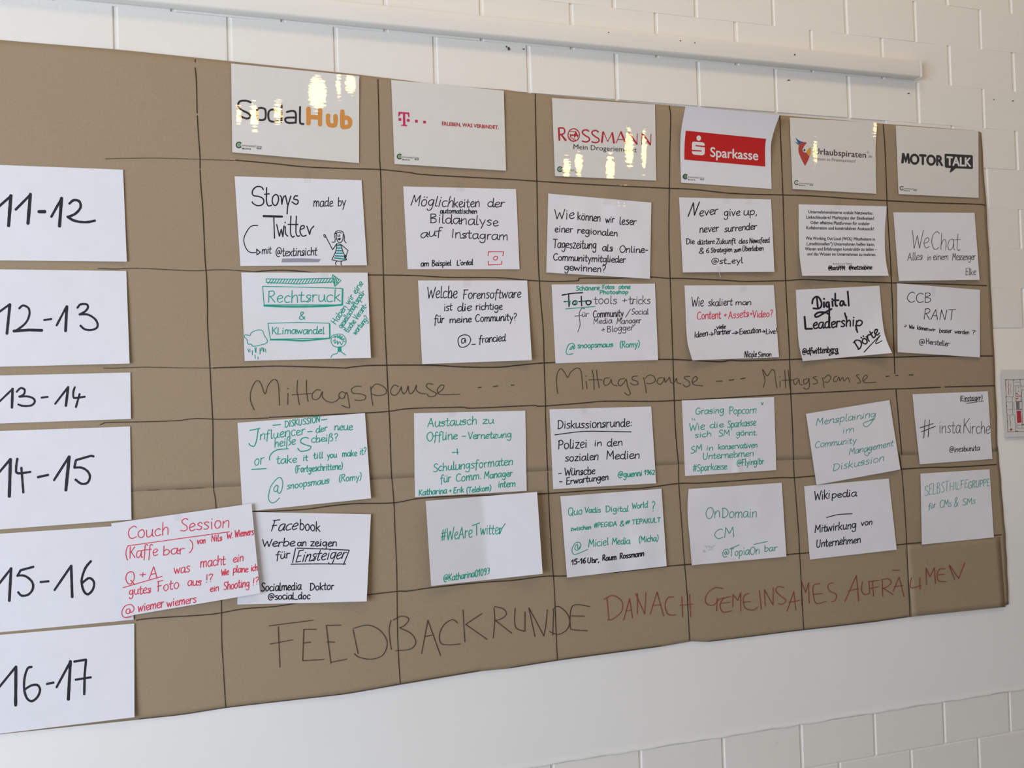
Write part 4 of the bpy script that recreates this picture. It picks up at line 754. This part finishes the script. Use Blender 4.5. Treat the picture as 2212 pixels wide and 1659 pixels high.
D2 = sheet('sheet with black lines and one red line, its lower left corner curled', [(1478.6, 616.5), (1671.5, 615.8), (1682.7, 771.6), (1495.7, 778.5)], {'BL': .016, 'R': .003, 'B': .002}, L=[(1478.6, 616.5), (1480.5, 660), (1482.3, 710), (1486, 745), (1495.7, 778.5)])
W(D2, 's', [('Wie', 368, 498, 548, 495, 140), ('skaliert', 615, 492, 978, 478, 110), ('man', 1025, 475, 1258, 472, 78), ('viele', 745, 835, 878, 825, 60), ('Ideen', 412, 962, 612, 935, 88), ('Partner', 705, 922, 955, 905, 78), ('Execution', 1085, 915, 1402, 885, 82), ('Live!', 1480, 912, 1638, 900, 78), ('Nicole', 1162, 1262, 1342, 1250, 92), ('Simon', 1360, 1252, 1562, 1243, 75)], 2.0)
D(D2, 's', '~630,915 695,910|~665,888 697,910 665,935|~980,900 1068,890|~1030,865 1070,888 1025,912|~1420,875 1472,868|~1445,850 1472,868 1450,890', 1.7, 'black', 'arrow')
W(D2, 's', [('Content', 450, 690, 805, 678, 115), ('+', 850, 660, 892, 655, 75), ('Assets', 918, 682, 1222, 650, 108), ('+', 1238, 638, 1278, 635, 70), ('Video?', 1280, 662, 1580, 650, 100)], 2.0, 'red')
D3 = sheet('sheet densely filled with green handwriting, fourth column below the lunch line', [(1472.8, 864.9), (1672.2, 857.6), (1677, 1015.5), (1479.8, 1028.5)], {'R': .002, 'K': .004}, nx=36)
W(D3, 't', [('Grasing', 425, 385, 852, 358, 95), ('Popcorn', 930, 380, 1335, 360, 105), ('Wie', 330, 630, 562, 605, 110), ('die', 640, 585, 848, 573, 88), ('Sparkasse', 905, 582, 1328, 545, 105), ('sich', 415, 732, 662, 708, 82), ('SM', 770, 712, 938, 698, 90), ('gönnt.', 1035, 698, 1352, 690, 82), ('SM', 355, 972, 525, 918, 100), ('in', 590, 922, 690, 915, 78), ('konservativen', 770, 908, 1350, 875, 85), ('Unternehmen', 535, 1055, 1295, 1003, 95), ('#Sparkasse', 390, 1232, 898, 1198, 98), ('@Flyingibr', 1045, 1152, 1448, 1122, 95)], 1.8, 'green')
D(D3, 't', '~1415,200 1420,232 1440,215|~1442,205 1430,240|~380,435 385,465|~415,445 422,468', 1.4, 'green', 'handwriting')
D4 = sheet('sparse sheet with two green words and a green at-handle, fourth column', [(1487.5, 1056.3), (1688.8, 1042.8), (1698.7, 1202.4), (1494.3, 1220.9)], {'L': .004, 'R': .003, 'N': .0006}, L=[(1487.5, 1056.3), (1485.3, 1090), (1486.5, 1130), (1490, 1165), (1494.3, 1220.9)])
W(D4, 'u', [('On', 575, 765, 790, 745, 165), ('Domain', 820, 748, 1340, 745, 140), ('CM', 705, 1062, 1005, 1038, 148), ('@TopiaOn', 830, 1335, 1380, 1285, 115), ('bar', 1455, 1258, 1645, 1240, 92)], 1.8, 'palegreen')
D(D4, 'u', '~1300,1150 1505,1102|~940,1215 1085,1155', 1.6, 'palegreen', 'handwriting'); D(D4, 'u', '550,1240 575,1235 575,1260 548,1255 550,1240|570,1175 590,1170 600,1200|~620,1165 640,1195|650,1170 670,1200 690,1180 715,1160|~620,1235 690,1215', .9, 'smudge', 'smudge')

E1 = sheet('printed typewritten sheet of eight text lines, its lower left corner curled', [(1725.1, 441.3), (1915.5, 445.6), (1919.7, 595.8), (1733, 595.8)], {'BL': .010, 'B': .012, 'BR': .006}, L=[(1725.1, 441.3), (1725.3, 507), (1727.7, 557), (1733, 595.8)], R=[(1915.5, 445.6), (1912, 490), (1911.5, 530), (1914, 565), (1919.7, 595.8)])
c = C(E1, 'w')
for t_, x0, y0, x1, y1 in (('Unternehmensinterne soziale Netzwerke:', 458, 280, 1415, 302), ('Linkschleudern? Marktplatz der Eitelkeiten?', 430, 360, 1440, 381), ('Oder effektive Plattformen für sozialer', 490, 441, 1375, 458), ('Kollaboration und konstruktiven Austausch?', 428, 519, 1438, 535), ('Wie Working Out Loud (WOL) Mitarbeitern in', 420, 677, 1450, 690), ('(„traditionellen“) Unternehmen helfen kann,', 432, 756, 1448, 768), ('Wissen und Erfahrungen konstruktiv zu teilen –', 408, 834, 1480, 841), ('und das Wissen im Unternehmen zu mehren.', 440, 910, 1465, 920)):
    c.type(t_, x0, y0, x1, y1, 46, 'darkprint', .016)
c.type('Barbara und Sabine', 825, 1047, 1115, 1047, 26, 'greyprint')
W(E1, 'w', [('@barbPPM', 755, 1127, 1002, 1130, 62), ('@netzsabine', 1060, 1122, 1405, 1115, 60)], 2.2)
E2 = sheet('sheet in thick black marker with flourished loops, right corners curling out', [(1719.1, 626.2), (1899.9, 617.1), (1926.7, 762.6), (1734.2, 780.2)], {'BR': .026, 'BL': .012, 'R': .004}, L=[(1719.1, 626.2), (1720.5, 665), (1722.5, 700), (1726, 745), (1734.2, 780.2)], R=[(1899.9, 617.1), (1903, 655), (1908, 705), (1914, 732), (1926.7, 762.6)])
D(E2, 'x', '515,455 525,395 570,352 620,370 655,450 640,510 590,530 530,525|~585,365 600,522|~690,432 690,512|~688,378 695,388|760,435 730,440 722,490 755,500 765,440|765,440 770,560 765,815|805,535 700,590 620,640 570,655 560,620 620,585 720,590 770,620|~815,420 822,495|~812,385 820,392|858,302 862,470 890,488|~830,405 910,405|985,420 945,420 930,470 960,485 985,430|985,430 1000,475 1020,478|~1045,272 1062,488', 4.0, 'black', 'handwriting')
D(E2, 'x', '~400,650 415,832 515,830', 4.4, 'black', 'handwriting'); W(E2, 'x', [('eadersh', 520, 828, 1085, 795, 150), ('ip', 1100, 792, 1260, 785, 145)], 3.6)
D(E2, 'x', '~1000,595 1030,700|~1165,780 1190,885', 3.6, 'black', 'handwriting')
W(E2, 'x', [('Dörte', 1195, 1145, 1520, 905, 135, .1, 1)], 3.6); D(E2, 'x', '1290,1180 1400,1060 1530,930|1530,930 1490,990 1465,1040 1480,1052 1555,1010', 2.2, 'black', 'underline')
W(E2, 'x', [('@dfwittenberg', 365, 1215, 895, 1178, 92)], 2.6); D(E2, 'x', '890,1165 905,1205 850,1192 770,1232 790,1198 850,1188', 1.9, 'black', 'underline')
E3 = sheet('strongly tilted sheet with pale green handwriting, fifth column', [(1741, 893.8), (1921.3, 864.2), (1945, 1014.3), (1763.6, 1047.6)], {'R': .003}, layer=2)
W(E3, 'y', [('Mensplaining', 565, 545, 1455, 420, 105, .15), ('im', 958, 672, 1135, 640, 100, .15), ('Community', 550, 882, 1165, 808, 95, .15), ('Management', 1060, 985, 1720, 852, 95, .15), ('Diskussion', 815, 1232, 1580, 1078, 112, .15)], 1.5, 'palegreen')
D(E3, 'y', '1430,440 1380,470 1285,510 1290,555 1340,560 1400,500 1435,430|1370,890 1310,940 1300,975 1340,998 1375,950', 1.4, 'palegreen', 'handwriting')
E4 = sheet('sheet with one black word above a short rule and two lines below', [(1736.9, 1050.2), (1920.1, 1033.7), (1937.1, 1187.3), (1749.4, 1208.8)], {'R': .003})
W(E4, 'z', [('Wiki', 540, 562, 775, 530, 138), ('pedia', 800, 525, 1172, 495, 105), ('Mitwirkung', 550, 1045, 1165, 975, 118), ('von', 1240, 940, 1408, 918, 85), ('Unternehmen', 572, 1265, 1235, 1188, 110)], 2.3)
D(E4, 'z', '730,815 900,772 1112,758', 1.9, 'black', 'underline')

F1 = sheet('sheet with thin grey pen lettering, last column under the speech bubble sheet', [(1929.6, 458.6), (2105.1, 459.7), (2116.2, 604.6), (1941.5, 606.9)], {'R': .002, 'B': .005})
W(F1, 'B', [('We', 530, 730, 790, 728, 260), ('Chat', 820, 750, 1250, 770, 265), ('Alles', 470, 920, 692, 905, 112), ('in', 765, 912, 822, 910, 85), ('einem', 855, 908, 1078, 905, 100), ('Messenger', 1140, 910, 1482, 905, 105), ('Elke', 1335, 1135, 1490, 1130, 100)], 1.4, 'greyink')
F2 = sheet('sheet with dark grey capitals and an at-handle, last column above the lunch line', [(1937.6, 611.7), (2117, 626.2), (2116.7, 772), (1939, 760.7)], {'L': .004, 'B': .004, 'R': .002})
W(F2, 'C', [('CCB', 460, 435, 825, 437, 148), ('RANT', 700, 690, 1165, 698, 155, .15)], 1.7); W(F2, 'C', [('Wie', 495, 825, 572, 835, 55), ('können', 615, 840, 778, 860, 58), ('wir', 795, 860, 882, 868, 48), ('besser', 945, 890, 1132, 892, 68), ('werden', 1175, 900, 1392, 912, 60), ('?', 1428, 915, 1478, 915, 65), ('@', 645, 1072, 722, 1075, 95), ('Hersteller', 745, 1055, 1095, 1092, 78)], 1.7)
D(F2, 'C', '~420,795 440,795|~435,772 460,785 430,808', 1.2, 'black', 'arrow')
F3 = sheet('sheet with a large grey hashtag word and a bracketed note, last column', [(1971.1, 851.6), (2134, 845.1), (2143.7, 991.2), (1986.8, 1003)], {'L': .003, 'R': .002}, L=[(1971.1, 851.6), (1976, 905), (1981, 950), (1986.8, 1003)])
W(F3, 'D', [('(Einsteiger)', 1255, 458, 1590, 440, 75), ('@ineshunita', 1095, 1225, 1545, 1195, 85)], 1.5); W(F3, 'D', [('insta', 935, 932, 1260, 938, 185), ('K', 1295, 930, 1395, 930, 215), ('irche', 1390, 938, 1700, 945, 180)], 1.5, 'greyink')
D(F3, 'D', '~735,740 715,1010|~800,740 780,990|~660,858 855,795|~680,918 890,835', 1.9, 'greyink', 'handwriting'); D(F3, 'D', '1315,470 1400,458 1510,450|~1350,495 1610,458', 1.2, 'black', 'underline')
F4 = sheet('nearly square cut sheet with faint green capitals, lowest of the last column', [(1988.2, 1023), (2137.6, 1013.6), (2146.9, 1160.8), (1991.4, 1176.5)], {'L': .003, 'R': .001})
W(F4, 'E', [('SELBST', 725, 630, 1085, 565, 155), ('HILFE', 1095, 558, 1375, 500, 118)], 1.1, 'palegreen'); W(F4, 'E', [('GRUPPE', 1375, 525, 1695, 475, 105), ('für', 785, 832, 890, 795, 80), ('CMs', 950, 808, 1125, 785, 108), ('&', 1165, 800, 1222, 778, 140), ('SMs', 1290, 770, 1485, 745, 95)], 1.4, 'palegreen')

D(D1, 'r', '~755,1185 775,1250 805,1375', .9, 'whiteprint', 'painted_tape_shine')  # white stroke painting the shine along the clear tape's edge
# floor plan sheet at the right edge
ua, va = unp(2161.4, 799); ub, vb = unp(2172.3, 944.4)
def proj(u, v):
    w = RC.transposed() @ Vector((u, v, -CD)); return (1106+FPX*w.x/-w.z, 829.5-FPX*w.y/-w.z)
FP = sheet('laminated floor plan with red marks, at the right of the brown paper', [(2161.4, 799), proj(ua+.297, va-.003), proj(ub+.297, vb-.003), (2172.3, 944.4)], {}, mt='print', cat='floor plan', group=None, film=True, name='floor_plan')
c = C(FP, 'F')
c.strokes('~735,375 1400,362|~735,375 760,900 785,1408|~785,1408 1400,1395', 1.1, 'greyprint', 'plan_line')
c.strokes('~890,375 900,712 748,712|~870,712 880,960 885,1070|~762,820 872,812|~768,968 875,962|~772,1078 925,1068|~925,1068 940,1400|~920,420 1030,415 1045,490 925,490|~925,490 940,800|~1045,490 1050,800|~1050,575 1106,572|~1060,600 1075,1240|~905,810 912,970|~965,1275 1106,1275|~965,1335 1106,1335|~1060,1240 1065,1335|~960,1240 965,1335', .8, 'greyprint', 'plan_line')
c.strokes('~945,806 1060,802|~950,962 1060,960|~1070,1262 1130,1258|~885,378 915,378|~1015,376 1035,376|~940,1396 985,1394|~735,375 760,374|~750,700 750,720|~760,880 762,910|~775,1190 778,1215', 1.5, 'darkprint', 'plan_line')
c.fill('~958,990 1045,986 1060,1225 972,1232', 'crimson', 'plan_mark')
c.fill('~948,818 1015,815 1020,950 955,952', 'greyprint', 'plan_mark')
c.strokes('~955,700 1050,695|955,655 960,640 975,652|955,740 958,755 975,745|~985,660 990,668|~985,735 990,742', 1.7, 'crimson', 'plan_mark'); c.strokes('~990,520 1000,525|~990,595 1000,600', 1.4, 'darkprint', 'plan_mark')
c.fill('~820,1372 845,1335 880,1358 850,1388', 'crimson', 'plan_mark'); c.strokes('795,400 790,440 800,470 788,520 805,560 795,620 812,680|830,1090 822,1150 838,1210 835,1300', .9, 'crimson', 'plan_mark'); c.strokes('830,440 838,500 832,560 845,640|1050,490 1075,500 1106,505', .6, 'greyprint', 'plan_mark')

# clear adhesive tape: children of the sheets they hold
def tape(S, q, m='tape'):
    vs = []
    n = 5
    for j in range(n):
        for i in range(n):
            s, t = i/(n-1), j/(n-1)
            x = (q[0][0]*(1-s)+q[1][0]*s)*(1-t)+(q[3][0]*(1-s)+q[2][0]*s)*t; y = (q[0][1]*(1-s)+q[1][1]*s)*(1-t)+(q[3][1]*(1-s)+q[2][1]*s)*t
            h = max(S.h(x, y), kraft_h(x, y))+.0007+random.uniform(0, .0003); vs.append(pix3(x, y, h))
    fs = [(j*n+i, j*n+i+1, j*n+n+i+1, j*n+n+i) for j in range(n-1) for i in range(n-1)]
    mesh_obj('adhesive_tape', vs, flip_to_room(vs, fs), M[m], S.o, True)
for S, q in ((A1, [(655, 366), (672, 366), (672, 395), (656, 395)]), (A2, [(692, 578), (708, 578), (709, 601), (693, 601)]), (C1, [(1318, 393), (1368, 396), (1352, 446), (1302, 441)]), (B1, [(985, 392), (1003, 392), (1003, 414), (985, 414)]),
 (B2, [(1000, 593), (1018, 593), (1018, 620), (1000, 620)]), (B3, [(968, 879), (984, 878), (985, 900), (969, 901)]), (D1, [(1562, 419), (1576, 419), (1576, 440), (1562, 440)]), (D1, [(1612, 420), (1624, 420), (1624, 441), (1612, 441)]), (D1, [(1546, 575), (1556, 574), (1560, 606), (1550, 607)]),
 (C2, [(1288, 603), (1314, 603), (1314, 624), (1288, 624)]), (D2, [(1598, 607), (1612, 607), (1612, 630), (1598, 630)]), (F2, [(2011, 606), (2021, 607), (2021, 641), (2011, 640)]), (E1, [(1804, 430), (1818, 431), (1818, 452), (1804, 452)]), (A4, [(374, 1100), (390, 1098), (392, 1124), (376, 1126)]), (C3, [(1255, 872), (1268, 871), (1269, 893), (1256, 894)]), (D4, [(1578, 1206), (1588, 1205), (1589, 1224), (1579, 1225)])):
    tape(S, q)

# ------------------------------------------------------------------ warm pendant lamps of the room, mirrored by the lamination film
M['bulb'] = bpy.data.materials.new('lit_bulb'); M['bulb'].use_nodes = True
b_ = M['bulb'].node_tree.nodes['Principled BSDF']; b_.inputs['Base Color'].default_value = (1, .8, .5, 1); b_.inputs['Emission Color'].default_value = (1.0, .66, .26, 1); b_.inputs['Emission Strength'].default_value = 24
M['cord'] = mat('dark_cord', (.03, .03, .03), .5)
def lamp(px, py, depth, rad, hgt, where):
    u, v = unp(px, py, .006); t = 1+depth/CD; x, z = u*t, HZ+v*t; y = -depth
    root = bpy.data.objects.new('pendant_lamp', None); COL.objects.link(root); root.location = (x, y, z)
    tag(root, where, 'lamp', 'warm pendant lamps of the room')
    bm = bmesh.new(); bmesh.ops.create_uvsphere(bm, u_segments=16, v_segments=12, radius=1)
    for v_ in bm.verts:
        k = 1-.35*max(0, v_.co.z); v_.co.x *= rad*k; v_.co.y *= rad*k; v_.co.z *= hgt
    me = bpy.data.meshes.new('bulb'); bm.to_mesh(me); bm.free(); me.materials.append(M['bulb']); me.polygons.foreach_set('use_smooth', [True]*len(me.polygons))
    o = bpy.data.objects.new('bulb', me); COL.objects.link(o); o.parent = root
    for nm, r, a, b in (('socket', .02, hgt*.9, hgt*.9+.06), ('cord', .004, hgt+.05, 4.4-z)):
        if b <= a: continue
        bm = bmesh.new(); bmesh.ops.create_cone(bm, cap_ends=True, segments=12, radius1=r, radius2=r, depth=b-a); bmesh.ops.translate(bm, vec=(0, 0, (a+b)/2), verts=bm.verts)
        me = bpy.data.meshes.new(nm); bm.to_mesh(me); bm.free(); me.materials.append(M['cord'])
        o = bpy.data.objects.new(nm, me); COL.objects.link(o); o.parent = root
for a in LAMPS: lamp(*a)
